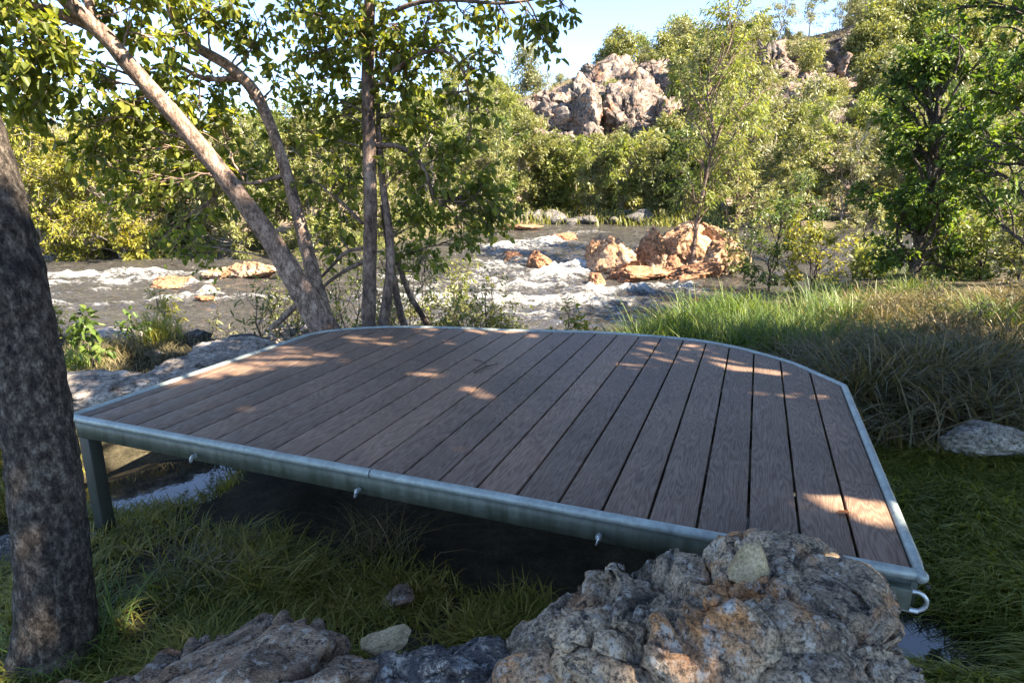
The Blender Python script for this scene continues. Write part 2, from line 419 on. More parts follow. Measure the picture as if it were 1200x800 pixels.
def water_mat():
    m, nt, b = mat('river_water')
    v = tex_coord(nt); at = N(nt, 'Attribute', attribute_name='foam')
    vs = tex_coord(nt, (0.8, 1.6, 1)); n1 = nz(nt, vs, 1.7, 8, 0.68, 0.5); n2 = nz(nt, vs, 11, 5, 0.65)
    f = math_n(nt, 'ADD', at.outputs['Fac'], math_n(nt, 'MULTIPLY', math_n(nt, 'SUBTRACT', n1, 0.5), 1.5))
    f = math_n(nt, 'ADD', f, math_n(nt, 'MULTIPLY', math_n(nt, 'SUBTRACT', n2, 0.5), 1.5))
    foam = ramp(nt, f, [(0.38, 0.0), (0.70, 0.55), (1.10, 1.0)])
    col = mix(nt, foam, ramp(nt, n1, [(0.3, (0.040, 0.036, 0.031)), (0.7, (0.082, 0.074, 0.064))]), (0.60, 0.595, 0.565))
    nt.links.new(col, b.inputs['Base Color'])
    nt.links.new(ramp(nt, foam, [(0, 0.04), (1, 0.8)]), b.inputs['Roughness'])
    b.inputs['IOR'].default_value = 1.33
    b.inputs['Specular IOR Level'].default_value = 0.6
    n4 = nz(nt, tex_coord(nt, (1, 2.2, 1)), 3.2, 5, 0.6)
    hh = math_n(nt, 'ADD', n4, math_n(nt, 'MULTIPLY', n2, 0.5))
    bump(nt, b, hh, 1.0, 0.22)
    return m
M['water'] = water_mat()
m, nt, b = mat('still_water'); M['puddle'] = m
b.inputs['Base Color'].default_value = (0.02, 0.022, 0.02, 1); b.inputs['Roughness'].default_value = 0.03
b.inputs['Specular IOR Level'].default_value = 0.8
bump(nt, b, nz(nt, tex_coord(nt), 12, 3, 0.5), 0.08, 0.01)
M['leaf_fallen'] = leaf_mat('fallen_leaf', [(0.25, 0.07, 0.02), (0.35, 0.12, 0.03), (0.4, 0.16, 0.04)], 0.2)

# ------------------------------------------------------------------ terrain
WZ = -1.3                                    # level of the lower river
# near shore (x -> y) and far shore (x -> y), world metres
NEAR = np.array([(-60, 8.5), (-12, 8.2), (-7, 7.8), (-4, 7.2), (-1, 6.6), (1, 7.0), (2.2, 8.6), (3.5, 10.6), (6.5, 12.8), (9, 13.5), (13, 15.5), (20, 18), (60, 24)])
FAR = np.array([(-60, 30), (-20, 20.5), (-12.5, 19.2), (-6.5, 19.0), (-3.2, 21), (-1.2, 27), (3, 28.5), (7, 27), (12, 25.5), (20, 27), (60, 40)])
CREST = np.array([(-1.6, 3.5), (-0.8, 3.0), (-0.3, 3.2), (-0.12, 5.0), (0.0, 7.5), (0.10, 10.5), (0.15, 12.5), (0.22, 13.0), (0.33, 13.6), (0.45, 15.0), (0.58, 16.6), (0.75, 17.5), (1.0, 19.0), (2.0, 19.5)])
def shore_near(x): return np.interp(x, NEAR[:, 0], NEAR[:, 1])
def shore_far(x): return np.interp(x, FAR[:, 0], FAR[:, 1])
def water_z(x, y):
    return WZ + 0.42 * sstep(14.5, 20, y - 0.15 * x) * sstep(-7, -2, x)
PUDDLES = [(on_z(172, 570, -0.69), 0.46, 0.36), (on_z(1072, 735, -0.66), 0.26, 0.22), (on_z(1150, 790, -0.652), 0.12, 0.08), (on_z(8, 640, -0.708), 0.20, 0.2)]
def terrain(x, y, detail=True):
    x = np.asarray(x, float); y = np.asarray(y, float)
    p = np.stack([x, y, np.zeros_like(x)], -1).reshape(-1, 3)
    sh = x.shape
    nb = -0.60 + 0.10 * fbm(p * 0.45, 3, 3).reshape(sh)
    if detail: nb = nb + 0.035 * fbm(p * 3.1, 4, 9).reshape(sh)
    nb += 0.22 * sstep(-1.9, -3.4, x) * sstep(2.2, 3.4, y)               # the rock shelf left of the deck
    nb += 0.34 * sstep(4.8, 8.0, x) * sstep(2.5, 6, y) * (1 - 0.9 * sstep(8, 12, y)) - 0.12 * sstep(0.2, 2, x) * sstep(4, 6, y)                   # rising bank on the right
    wob = 0.5 * fbm(p * 0.6 + 7, 3, 21).reshape(sh)
    near = nb + (WZ - 0.75 - nb) * sstep(-1.5, 0.9, y - shore_near(x) + wob)
    fs = shore_far(x) + 0.9 * wob
    d = y - fs
    r = np.hypot(x, y); th = np.where(y > 1, x / np.maximum(y, 1), 0)
    crest = np.interp(th, CREST[:, 0], CREST[:, 1])
    t = np.clip((y - fs) / (72 - fs), 0, 1.6)
    prof = np.where(t < 1, t ** (1.15 + 1.35 * sstep(-0.04, 0.04, th) * (1 - sstep(0.22, 0.30, th)) + 0.35 * sstep(0.3, 0.36, th)), 1 - 0.15 * (t - 1))
    hill = water_z(x, y) + 0.25 + (crest + 1.0) * prof
    amp = sstep(0.03, 0.3, t)
    hill = hill + amp * (1.5 * fbm(p * 0.075, 3, 31).reshape(sh) + (0.9 * ridged(p * 0.22, 4, 41).reshape(sh) * 0.5 if detail else 0))
    far = (WZ - 0.75) + (hill - (WZ - 0.75)) * sstep(-1.2, 0.8, d)
    w = sstep(-0.5, 0.5, y - (shore_near(x) + fs) / 2)
    z = near * (1 - w) + far * w
    for c, rx, ry in PUDDLES:
        q = np.sqrt(((x - c[0]) / (rx * 1.25)) ** 2 + ((y - c[1]) / (ry * 1.25)) ** 2)
        z = z - 0.16 * (1 - sstep(0.3, 1.35, q))
    return z
def tz(x, y): return float(terrain(np.array([x]), np.array([y]), True)[0])

def grid_axis(segs):
    out = [np.arange(a, b, s) for a, b, s in segs]; return np.concatenate(out + [np.array([segs[-1][1]])])
gx = grid_axis([(-400, -60, 20), (-60, -22, 1.6), (-22, -6, 0.5), (-6, 7, 0.085), (7, 26, 0.5), (26, 70, 1.3), (70, 400, 20)])
gy = grid_axis([(-300, -40, 20), (-40, -4, 1.5), (-4, 0, 0.3), (0, 8.5, 0.085), (8.5, 30, 0.45), (30, 80, 0.75), (80, 130, 3), (130, 900, 40)])
X, Y = np.meshgrid(gx, gy, indexing='xy')
Z = terrain(X, Y)
V = np.stack([X, Y, Z], -1).reshape(-1, 3)
nx, ny = len(gx), len(gy)
ii, jj = np.meshgrid(np.arange(nx - 1), np.arange(ny - 1), indexing='xy')
Fg = np.stack([jj * nx + ii, jj * nx + ii + 1, (jj + 1) * nx + ii + 1, (jj + 1) * nx + ii], -1).reshape(-1, 4)
a = Acc(); a.add(V, Fg)
hillmask = sstep(-0.5, 1.5, Y - shore_far(X)).ravel()
g = a.build('ground', M['ground'], smooth=True, attrs={'hill': hillmask}); tag(g, kind='structure')

# river
FOAM = [((455, 352), (700, 352), 0.75, 0.75), ((540, 332), (720, 340), 0.45, 0.7), ((500, 372), (640, 368), 0.5, 0.6), ((440, 326), (560, 326), 0.4, 0.5),
        ((575, 290), (640, 284), 0.7, 0.85), ((640, 306), (690, 300), 0.65, 1.0), ((600, 318), (690, 318), 0.35, 0.45), ((700, 345), (800, 336), 0.4, 0.8),
        ((550, 305), (590, 296), 0.5, 0.6), ((665, 275), (700, 273), 0.5, 0.6), ((590, 275), (640, 276), 0.6, 0.35),
        ((185, 350), (246, 344), 0.2, 0.95), ((140, 318), (205, 312), 0.35, 0.85), ((45, 326), (150, 322), 0.4, 0.95), ((205, 336), (245, 330), 0.26, 0.85),
        ((110, 338), (215, 338), 0.2, 0.45), ((50, 345), (120, 340), 0.2, 0.5), ((60, 306), (100, 305), 0.4, 0.5), ((150, 322), (330, 316), 0.3, 0.75), ((250, 345), (340, 350), 0.26, 0.7), ((60, 333), (180, 329), 0.28, 0.8), ((60, 358), (140, 356), 0.2, 0.7), ((560, 314), (650, 330), 0.35, 0.6), ((440, 340), (520, 336), 0.4, 0.6)]
wx = grid_axis([(-60, -16, 0.8), (-16, 9, 0.085), (9, 60, 0.8)]); wy = grid_axis([(4.5, 9, 0.12), (9, 20, 0.075), (20, 30, 0.16), (30, 46, 0.5)])
X, Y = np.meshgrid(wx, wy, indexing='xy'); Zb = water_z(X, Y)
p = np.stack([X, Y, np.zeros_like(X)], -1).reshape(-1, 3)
foam = np.zeros(X.shape)
for (a0, b0, rr, st) in FOAM:
    A = on_z(*a0, WZ + 0.05); B = on_z(*b0, WZ + 0.05)
    if A[1] > 17: A = on_z(*a0, WZ + 0.42)
    if B[1] > 17: B = on_z(*b0, WZ + 0.42)
    ab = B[:2] - A[:2]; t = np.clip(((X - A[0]) * ab[0] + (Y - A[1]) * ab[1]) / (ab @ ab), 0, 1)
    dd = np.hypot(X - A[0] - t * ab[0], (Y - A[1] - t * ab[1]))
    foam = np.maximum(foam, st * np.exp(-(dd / (rr * 1.25)) ** 2))
turb = (0.55 + 0.8 * foam)
pw = p + 0.35 * np.stack([noise(p * 0.7, 61), noise(p * 0.7, 62), 0 * p[:, 0]], -1)
chop = 0.085 * fbm(pw * np.array([1.3, 2.4, 1]), 5, 51, 0.6).reshape(X.shape) + 0.05 * ridged(pw * np.array([2.0, 3.6, 1]), 4, 57).reshape(X.shape)
foam = np.clip(foam * (0.75 + 0.5 * fbm(pw * np.array([1.2, 2.6, 1]), 4, 66).reshape(X.shape)) + 0.22 * sstep(0.06, 0.16, chop) * sstep(-14, -2, X + 0 * Y), 0, 1)
Zw = Zb + turb * chop + 0.14 * foam * sstep(0.35, 1, foam)
nx, ny = len(wx), len(wy)
ii, jj = np.meshgrid(np.arange(nx - 1), np.arange(ny - 1), indexing='xy')
Fg = np.stack([jj * nx + ii, jj * nx + ii + 1, (jj + 1) * nx + ii + 1, (jj + 1) * nx + ii], -1).reshape(-1, 4)
a = Acc(); a.add(np.stack([X, Y, Zw], -1).reshape(-1, 3), Fg)
o = a.build('river_water', M['water'], smooth=True, attrs={'foam': foam.ravel()}); tag(o, kind='structure')

for k, (c, rx, ry) in enumerate(PUDDLES):
    th = np.linspace(0, 2 * math.pi, 40, endpoint=False)
    V = np.stack([c[0] + rx * 1.25 * np.cos(th), c[1] + ry * 1.25 * np.sin(th), np.full(40, c[2])], -1)
    a = Acc(); a.add(np.vstack([V, c]), np.stack([np.arange(40), (np.arange(40) + 1) % 40, np.full(40, 40)], -1))
    o = a.build('puddle', M['puddle']); tag(o, kind='structure')

# ------------------------------------------------------------------ the viewing platform
FRc = np.array([1.077, 1.456]); FLc = np.array([-1.944, 2.607])
ux = (FLc - FRc) / np.linalg.norm(FLc - FRc)          # across the boards, right to left
vy = np.array([-ux[1], ux[0]]); vy = vy if vy[1] > 0 else -vy
WID = float(np.linalg.norm(FLc - FRc))
deck = empty('viewing_platform', (FLc[0], FLc[1], 0), math.atan2(-ux[1], -ux[0]))   # local x: left to right, y: away from the camera
tag(deck, 'low viewing platform of brown composite boards with a galvanised steel edge above the river', 'platform')
# outline in local coordinates, far edge from left to right
CUR_PX = [(340, 398), (372, 390), (410, 385.5), (460, 383), (530, 384), (600, 387), (700, 389.5), (800, 397), (850, 404.5), (890, 414), (930, 426), (960, 439)]
def loc2(p): q = np.array(p[:2]) - FLc; return np.array([q @ -ux, q @ vy])
cur = [loc2(on_z(x, y, 0)) for x, y in CUR_PX]
vR = 1.68
cur = [np.array([0.0, cur[0][1] - 0.05])] + cur + [np.array([WID, vR])]
cs = resample(cur, 160); cs[:, 0] = np.clip(cs[:, 0], 0, WID)
def far_v(u): return np.interp(u, cs[:, 0], cs[:, 1])
INS = 0.021; pitch = 0.143; gap = 0.009
GAPS = [WID - 0.002 - pitch * k for k in range(1, 23)]
EDG = [WID - INS + gap / 2] + GAPS + [INS - gap / 2]; NB = len(EDG) - 1
rng = np.random.default_rng(5)
a = Acc()
def board(u0, u1, v0, v1f, rnd):
    us = np.linspace(u0, u1, 7)
    top = [(u0, v0, 0)] + [(u1, v0, 0)] + [(u, v1f(u), 0) for u in us[::-1]]
    bm = bmesh.new()
    vs = [bm.verts.new(p) for p in top]
    f = bm.faces.new(vs)
    r = bmesh.ops.extrude_face_region(bm, geom=[f])
    for e in r['geom']:
        if isinstance(e, bmesh.types.BMVert): e.co.z -= 0.024
    bmesh.ops.recalc_face_normals(bm, faces=bm.faces)
    ed = [e for e in bm.edges if e.calc_face_angle(0) > 0.8 and all(v.co.z > -0.001 for v in e.verts)]
    bmesh.ops.bevel(bm, geom=ed, offset=0.0025, segments=2, profile=0.5, affect='EDGES')
    add_bm(a, bm, rnd)
for k in range(NB):
    u0, u1 = EDG[k + 1] + gap / 2, EDG[k] - gap / 2
    fv = lambda u: far_v(u) - 0.017
    if k == 0:
        board(u0, u1, INS, lambda u: 0.52, rng.random()); board(u0, u1, 0.524, fv, rng.random())
    else: board(u0, u1, INS, fv, rng.random())
a.build('decking', M['deck'], deck, local=True)
# rounded galvanised edge, closed loop
loop = [np.array([WID, vR - 0.1]), np.array([WID, 0.0])]
def seg(p, q, n): return [p + (q - p) * t for t in np.linspace(0, 1, n, endpoint=False)]
c0 = cs[0]
path = seg(np.array([WID, vR]), np.array([WID, 0.012]), 30) + seg(np.array([WID - 0.004, 0.003]), np.array([0.006, 0.0]), 60) + seg(np.array([0, 0.006]), cs[0], 40) + list(cs[1:-2])
path = np.array(path); P3 = np.c_[path, np.full(len(path), -0.0075)]
a = Acc(); tube(a, P3, 0.0165, 16, closed=True)
rail = a.build('edge_rail', M['rail'], deck, smooth=True, local=True)
# corner caps with a drilled hole, seam sleeve
a = Acc(); bm = bmesh.new(); bmesh.ops.create_uvsphere(bm, u_segments=20, v_segments=12, radius=0.0185)
bmesh.ops.translate(bm, verts=bm.verts, vec=(WID, 0.002, -0.010)); add_bm(a, bm)
a.build('corner_cap', M['rail'], rail, smooth=True, local=True)
a = Acc(); tube(a, [(WID + 0.012, -0.018, -0.02), (WID + 0.016, -0.026, -0.024)], 0.005, 10); a.build('drain_hole', M['post'], rail, local=True)
seam_u = loc2(on_z(430, 556, 0))[0]
a = Acc(); tube(a, [(seam_u - 0.002, 0, -0.0075), (seam_u + 0.002, 0, -0.0075)], 0.0170, 16, caps=False); a.build('rail_seam', M['post'], rail, local=True)
# fascia channel: a web and a lower flange, all round
def fascia(pts, name):
    a = Acc()
    P = np.array(pts); m = len(P)
    T = unit(np.gradient(P, axis=0)); nrm = np.c_[-T[:, 1], T[:, 0]]        # inward (path runs right -> left along the front = inward is +v)
    sec = [(0.016, -0.021), (0.016, -0.105), (0.050, -0.105), (0.050, -0.099), (0.023, -0.099), (0.023, -0.021)]
    V = np.array([[(P[i][0] + nrm[i][0] * s, P[i][1] + nrm[i][1] * s, z) for (s, z) in sec] for i in range(m)]).reshape(-1, 3)
    n = len(sec); i = np.arange(m - 1)[:, None]; j = np.arange(n)[None, :]
    a.add(V, np.stack([i * n + j, (i + 1) * n + j, (i + 1) * n + (j + 1) % n, i * n + (j + 1) % n], -1).reshape(-1, 4))
    return a.build(name, M['fascia'], deck, local=True)
front = np.array(seg(np.array([0.0, 0.0]), np.array([WID, 0.0]), 40) + [np.array([WID, 0.0])])
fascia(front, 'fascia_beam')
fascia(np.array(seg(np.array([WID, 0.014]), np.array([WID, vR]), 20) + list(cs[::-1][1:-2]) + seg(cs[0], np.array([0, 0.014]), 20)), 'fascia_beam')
# joists and posts
for v in (0.45, 0.95, 1.45):
    a = Acc(); box(a, (0.06, v - 0.025, -0.098), (WID - 0.06, v + 0.025, -0.026)); a.build('joist', M['post'], deck, local=True)
for (u, v) in ((0.036, 0.045), (1.55, 0.95), (2.55, 0.30), (0.07, 1.35), (1.6, 1.9), (2.9, 1.2), (0.55, 1.45)):
    w = np.array(FLc) + (-ux) * u + vy * v
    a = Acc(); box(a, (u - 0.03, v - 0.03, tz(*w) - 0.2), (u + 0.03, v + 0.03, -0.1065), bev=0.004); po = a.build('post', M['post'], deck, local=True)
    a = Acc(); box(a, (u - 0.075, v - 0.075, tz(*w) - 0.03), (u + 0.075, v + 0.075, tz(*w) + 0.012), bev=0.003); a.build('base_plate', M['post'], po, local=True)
# eye bolts on the front fascia
for px, py in ((228, 534), (420, 574), (702, 628)):
    u = loc2(on_z(px, py, -0.06))[0]
    # project onto the fascia plane
    d = ray(px, py); o3 = np.array([0, 0, 1.0]); nv = np.array([vy[0], vy[1], 0]); t = (np.array([FLc[0], FLc[1], 0]) @ nv - o3 @ nv) / (d @ nv); w = o3 + d * t
    u = loc2(w)[0]; z = w[2]
    a = Acc()
    tube(a, [(u, 0.006, z), (u, -0.012, z)], 0.010, 6)
    tube(a, [(u, -0.012, z), (u, -0.016, z)], 0.006, 10)
    th = np.linspace(0, 2 * math.pi, 20, endpoint=False)
    eb = a.build('eye_bolt', M['bolt'], deck, smooth=True, local=True); a = Acc()
    tube(a, np.stack([np.full(20, u) + 0.004 * np.sin(th), -0.018 - 0.008 * np.cos(th) * 0.6, z - 0.007 + 0.013 * np.sin(th)], -1), 0.0034, 8, closed=True)
    a.build('ring', M['bolt'], eb, smooth=True, local=True)
# right corner bracket with a ring
a = Acc(); box(a, (WID - 0.16, -0.030, -0.098), (WID - 0.02, -0.004, -0.036), M=None, bev=0.003)
cb = a.build('corner_bracket', M['fascia'], deck, local=True)
a = Acc(); th = np.linspace(-0.5 * math.pi, 0.9 * math.pi, 26)
tube(a, np.stack([WID - 0.012 + 0.028 * np.cos(th), np.full(26, -0.022), -0.070 + 0.028 * np.sin(th)], -1), 0.006, 10)
tube(a, [(WID - 0.05, -0.022, -0.098), (WID + 0.0, -0.022, -0.098)], 0.007, 10)
a.build('shackle', M['bolt'], cb, smooth=True, local=True)
# fallen twig and leaf on the boards
p0, p1, p2 = on_z(556, 436, 0.006), on_z(570, 429, 0.01), on_z(584, 426, 0.006)
a = Acc(); tube(a, resample([p0, p1, p2], 8), np.linspace(0.005, 0.003, 8), 6); tube(a, resample([p1, on_z(566, 424, 0.012), on_z(556, 421, 0.006)], 6), 0.0025, 5)
tag(a.build('twig', M['bark_twig']), 'thin dark forked twig lying on the middle of the deck', 'twig')
c = on_z(988, 601, 0.004); a = Acc()
a.add(np.array([(-.022, 0, 0), (-.008, .012, .004), (.012, .010, .005), (.026, 0, .002), (.012, -.010, .006), (-.008, -.012, .004)]) + c, [[0, 1, 2, 3, 4, 5]], 0.6)
tag(a.build('fallen_leaf', M['leaf_fallen']), 'small orange brown leaf lying on the right boards of the deck', 'leaf')

# ------------------------------------------------------------------ rocks
def rock_verts(seed, sub=4, nplanes=9, cut=(0.62, 0.95), squash=1.0):
    bm = bmesh.new(); bmesh.ops.create_icosphere(bm, subdivisions=sub, radius=1)
    V = np.array([v.co[:] for v in bm.verts]); F = np.array([[v.index for v in f.verts] for f in bm.faces]); bm.free()
    r = np.random.default_rng(seed)
    nr = unit(r.normal(size=(nplanes, 3))); off = r.uniform(*cut, nplanes)
    for n, d in zip(nr, off):
        e = np.maximum(V @ n - d, 0); V = V - e[:, None] * n * 0.94
    return V, F
def chisel(V, seed, scale, squash):
    """cells with their own tilted plane and a groove between them: fractured rock"""
    Q = V * scale * squash + 0.16 * np.stack([fbm(V * 6, 3, seed + 1), fbm(V * 6, 3, seed + 2), fbm(V * 6, 3, seed + 3)], -1)
    i = np.floor(Q).astype(np.int64); f1 = np.full(len(V), 9.0); f2 = f1.copy(); tilt = np.zeros(len(V)); off = np.zeros(len(V))
    with np.errstate(over='ignore'):
        for dx in (-1, 0, 1):
            for dy in (-1, 0, 1):
                for dz in (-1, 0, 1):
                    c = i + np.array([dx, dy, dz]); h = _h(c[:, 0], c[:, 1], c[:, 2], seed)
                    fp = np.stack([(h & 1023) / 1023, ((h >> 10) & 1023) / 1023, ((h >> 20) & 1023) / 1023], -1)
                    d = Q - c - fp; r = np.linalg.norm(d, axis=1); near = r < f1
                    h2 = _h(c[:, 0], c[:, 1], c[:, 2], seed + 50); g = np.stack([(h2 & 1023) / 511.5 - 1, ((h2 >> 10) & 1023) / 511.5 - 1, ((h2 >> 20) & 1023) / 511.5 - 1], -1)
                    f2 = np.where(near, f1, np.minimum(f2, r)); f1 = np.where(near, r, f1)
                    tilt = np.where(near, (d * g).sum(1), tilt); off = np.where(near, g[:, 0] * 0.6, off)
    return tilt + off, f2 - f1
def rock(name, loc, size, seed, m, rz=0.0, sub=4, amp=0.10, freq=1.6, tilt=(0, 0), nplanes=16, cut=(0.42, 0.85), parent=None, strata=0.0, chis=0.0):
    V, F = rock_verts(seed, sub, nplanes, cut)
    r = V / np.maximum(np.abs(V).max(), 1e-6)
    nrm = unit(V)
    V = V + nrm * (amp * (0.6 * fbm(V * freq + seed * 3.7, 5, seed) + 0.30 * ridged(V * freq * 2.3 + seed, 4, seed + 5) + 0.35 * fbm(V * freq * 5 + seed, 3, seed + 6)))[:, None]
    cq = V @ unit(np.array([1.0, 0.4 * math.sin(seed), 0.3])) * 2.2 + 0.8 * fbm(V * 1.4 + seed, 3, seed + 2); cf = np.abs(cq - np.round(cq))
    V = V - nrm * (1.1 * amp * np.exp(-(cf / 0.05) ** 2))[:, None]
    if chis:
        t_, e_ = chisel(V, seed + 7, 1.5, np.array([1.3, 1.3, 0.75])); V = V + nrm * (chis * (t_ - 0.9 * np.exp(-(e_ / 0.06) ** 2)))[:, None]
        t_, e_ = chisel(V, seed + 9, 4.0, np.array([1.3, 1.3, 0.8])); V = V + nrm * (chis * (0.35 * t_ - 0.3 * np.exp(-(e_ / 0.08) ** 2)))[:, None]
    if strata: V = V + nrm * (strata * np.sin(V[:, 2] * 22 + 3 * fbm(V * 2, 2, seed + 9)) * 0.5)[:, None]
    V = V * np.array(size)
    R = np.array(Matrix.Rotation(rz, 3, 'Z') @ Matrix.Rotation(tilt[0], 3, 'X') @ Matrix.Rotation(tilt[1], 3, 'Y'))
    V = V @ R.T
    a = Acc(); a.add(V, F)
    o = a.build(name, m, smooth=True, local=True); o.location = Vector(loc)
    return o
def outcrop(name, lumps, m, voxel, seed, amp, warp=0.045):
    """several faceted lumps merged into one continuous rock"""
    a = Acc()
    for k, lump in enumerate(lumps):
        if isinstance(lump[0], str):
            bm = bmesh.new()
            for q in lump[1]: bm.verts.new(q)
            r = bmesh.ops.convex_hull(bm, input=bm.verts)
            bmesh.ops.delete(bm, geom=[v for v in bm.verts if not v.link_faces], context='VERTS')
            bmesh.ops.triangulate(bm, faces=bm.faces); bmesh.ops.recalc_face_normals(bm, faces=bm.faces)
            add_bm(a, bm); continue
        c, s, rz, tilt = lump
        V, F = rock_verts(seed + k, 4, 14, (0.45, 0.85)); V = V * 1.12
        V = V * np.array(s); R = np.array(Matrix.Rotation(rz, 3, 'Z') @ Matrix.Rotation(tilt[0], 3, 'X') @ Matrix.Rotation(tilt[1], 3, 'Y'))
        a.add(V @ R.T + np.array(c), F)
    t = a.build(name, m)
    md = t.modifiers.new('r', 'REMESH'); md.mode = 'VOXEL'; md.voxel_size = voxel
    ms = t.modifiers.new('s', 'SMOOTH'); ms.factor = 0.5; ms.iterations = 2
    dg = bpy.context.evaluated_depsgraph_get(); me = bpy.data.meshes.new_from_object(t.evaluated_get(dg))
    bpy.data.objects.remove(t)
    n = len(me.vertices); V = np.zeros(n * 3); me.vertices.foreach_get('co', V); V = V.reshape(-1, 3)
    Nn = np.zeros(n * 3); me.vertices.foreach_get('normal', Nn); Nn = Nn.reshape(-1, 3)
    V = V + warp * np.stack([fbm(V * 4 + 11, 2, seed), fbm(V * 4 + 23, 2, seed + 1), fbm(V * 4 + 37, 2, seed + 2)], -1)
    t1, e1 = chisel(V, seed + 70, 2.7, np.array([1.0, 1.0, 1.8])); t2, e2 = chisel(V, seed + 80, 8.0, np.array([1.0, 1.2, 1.5]))
    d = amp * (2.0 * t1 - 1.3 * np.exp(-(e1 / 0.04) ** 2) + 0.26 * t2 - 0.22 * np.exp(-(e2 / 0.07) ** 2)) + amp * 0.45 * fbm(V * 6 + seed, 3, seed, 0.45) + amp * 0.12 * ridged(V * 22 + seed, 3, seed + 11) + amp * 0.14 * fbm(V * 60, 3, seed + 13)
    q = V[:, 2] * 11 + V[:, 0] * 2.5 + 1.4 * fbm(V * 2.4, 3, seed + 17); d += amp * 0.9 * (q - np.floor(q)) ** 2
    # bedding cracks
    q = V[:, 2] * 9 + 1.2 * fbm(V * 3.0, 3, seed + 3) + V[:, 0] * 1.5
    fr = np.abs(q - np.round(q)); d -= amp * 2.2 * np.exp(-(fr / 0.06) ** 2) * sstep(-0.2, 0.4, noise(V * 4, seed + 5))
    q = V[:, 0] * 5 + 1.5 * fbm(V * 2.3 + 5, 3, seed + 8) - V[:, 2] * 2
    fr = np.abs(q - np.round(q)); d -= amp * 2.6 * np.exp(-(fr / 0.05) ** 2) * sstep(-0.5, 0.3, noise(V * 3.1 + 3, seed + 6))
    V = V + Nn * d[:, None]
    me.vertices.foreach_set('co', V.ravel()); me.update()
    me.polygons.foreach_set('use_smooth', np.ones(len(me.polygons), bool))
    if not me.materials: me.materials.append(m)
    o = bpy.data.objects.new(name, me); C.objects.link(o)
    return o

L = lambda px, py, Y: on_y(px, py, Y)
lumps = [
    ('hull', [L(575, 775, 1.40), L(640, 725, 1.44), L(690, 690, 1.46), L(738, 655, 1.46), L(790, 658, 1.46), L(850, 665, 1.45), L(850, 720, 1.10), L(700, 735, 1.15), L(600, 790, 1.15), L(590, 830, 1.10), L(850, 830, 1.0), (0.0, 1.5, -0.7), (0.5, 1.5, -0.7), (0.5, 0.8, -0.7), (0.0, 0.9, -0.7)]),
    ('hull', [L(815, 660, 1.45), L(862, 632, 1.42), L(925, 638, 1.40), L(990, 675, 1.34), L(1008, 705, 1.25), L(1035, 765, 1.15), L(1075, 830, 1.05), L(850, 720, 1.12), L(985, 715, 1.12), L(860, 830, 0.95), (0.35, 1.5, -0.7), (0.72, 1.4, -0.7), (0.72, 0.9, -0.7), (0.35, 0.8, -0.7)]),
    (L(735, 790, 1.02), (0.20, 0.13, 0.13), 0.1, (-0.25, 0.05)),
    (L(650, 815, 1.05), (0.13, 0.11, 0.10), 0.4, (-0.2, -0.2)),
    (L(815, 770, 1.03), (0.11, 0.10, 0.12), 0.4, (-0.2, 0.2)),
    (L(930, 745, 1.10), (0.16, 0.12, 0.075), 0.15, (-0.05, 0.12)),
    (L(955, 800, 1.02), (0.14, 0.10, 0.10), 0.3, (0.05, 0.1)),
    (L(1030, 815, 1.03), (0.09, 0.09, 0.10), 0.3, (0.0, 0.3)),
    (L(720, 690, 1.42), (0.10, 0.09, 0.10), 0.3, (0.0, 0.2)),
    (L(930, 665, 1.36), (0.11, 0.09, 0.075), -0.2, (0.0, 0.25)),
    (L(985, 695, 1.26), (0.08, 0.09, 0.06), 0.2, (0.0, 0.3)),
]
o = outcrop('rock_outcrop', lumps, M['rock_front'], 0.0055, 3, 0.018, 0.03)
tag(o, 'large weathered grey and rust coloured rock outcrop in front of the deck edge', 'rock')
lumps = [
    ('hull', [L(392, 790, 1.34), L(420, 775, 1.36), L(480, 750, 1.40), L(530, 742, 1.42), L(590, 750, 1.40), L(615, 770, 1.36), L(440, 810, 1.2), L(600, 800, 1.2), L(520, 780, 1.2), (-0.36, 1.45, -0.75), (0.02, 1.45, -0.75), (-0.3, 1.0, -0.75), (0.02, 1.0, -0.75)]),
    (L(470, 800, 1.25), (0.11, 0.09, 0.06), 0.0, (0, 0)),
    (L(560, 790, 1.27), (0.10, 0.08, 0.06), 0.3, (0, 0)),
]
o = outcrop('rock', lumps, M['rock_dark'], 0.006, 23, 0.010)
tag(o, 'low dark grey speckled rock between the brown striped rock and the big rock outcrop', 'rock')
lumps = [
    ('hull', [L(60, 806, 1.36), L(170, 775, 1.40), L(262, 742, 1.42), L(322, 722, 1.42), L(352, 732, 1.40), L(385, 756, 1.36), L(440, 782, 1.32), L(300, 790, 1.15), L(400, 810, 1.15), L(160, 840, 1.15), (-1.0, 1.45, -0.75), (-0.3, 1.45, -0.75), (-0.8, 1.0, -0.75), (-0.25, 1.0, -0.75)]),
    (L(345, 775, 1.28), (0.11, 0.09, 0.06), 0.2, (0.1, 0.2)),
    (L(250, 800, 1.25), (0.14, 0.08, 0.05), 0.35, (0, -0.2)),
]
o = outcrop('rock', lumps, M['rock_left'], 0.006, 43, 0.013)
tag(o, 'brown striped rock at the bottom left of the photo beside the grass', 'rock')
def stone_hull(c, base, top, h, rot, off=(0, 0)):
    a0 = np.arange(6) * math.pi / 3 + rot
    return ('hull', [(c[0] + base[0] * math.cos(t), c[1] + base[1] * math.sin(t), c[2]) for t in a0] + [(c[0] + off[0] + top[0] * math.cos(t + .4), c[1] + off[1] + top[1] * math.sin(t + .4), c[2] + h * (1 + .1 * math.sin(3 * t))) for t in a0])
c = L(880, 672, 1.22)
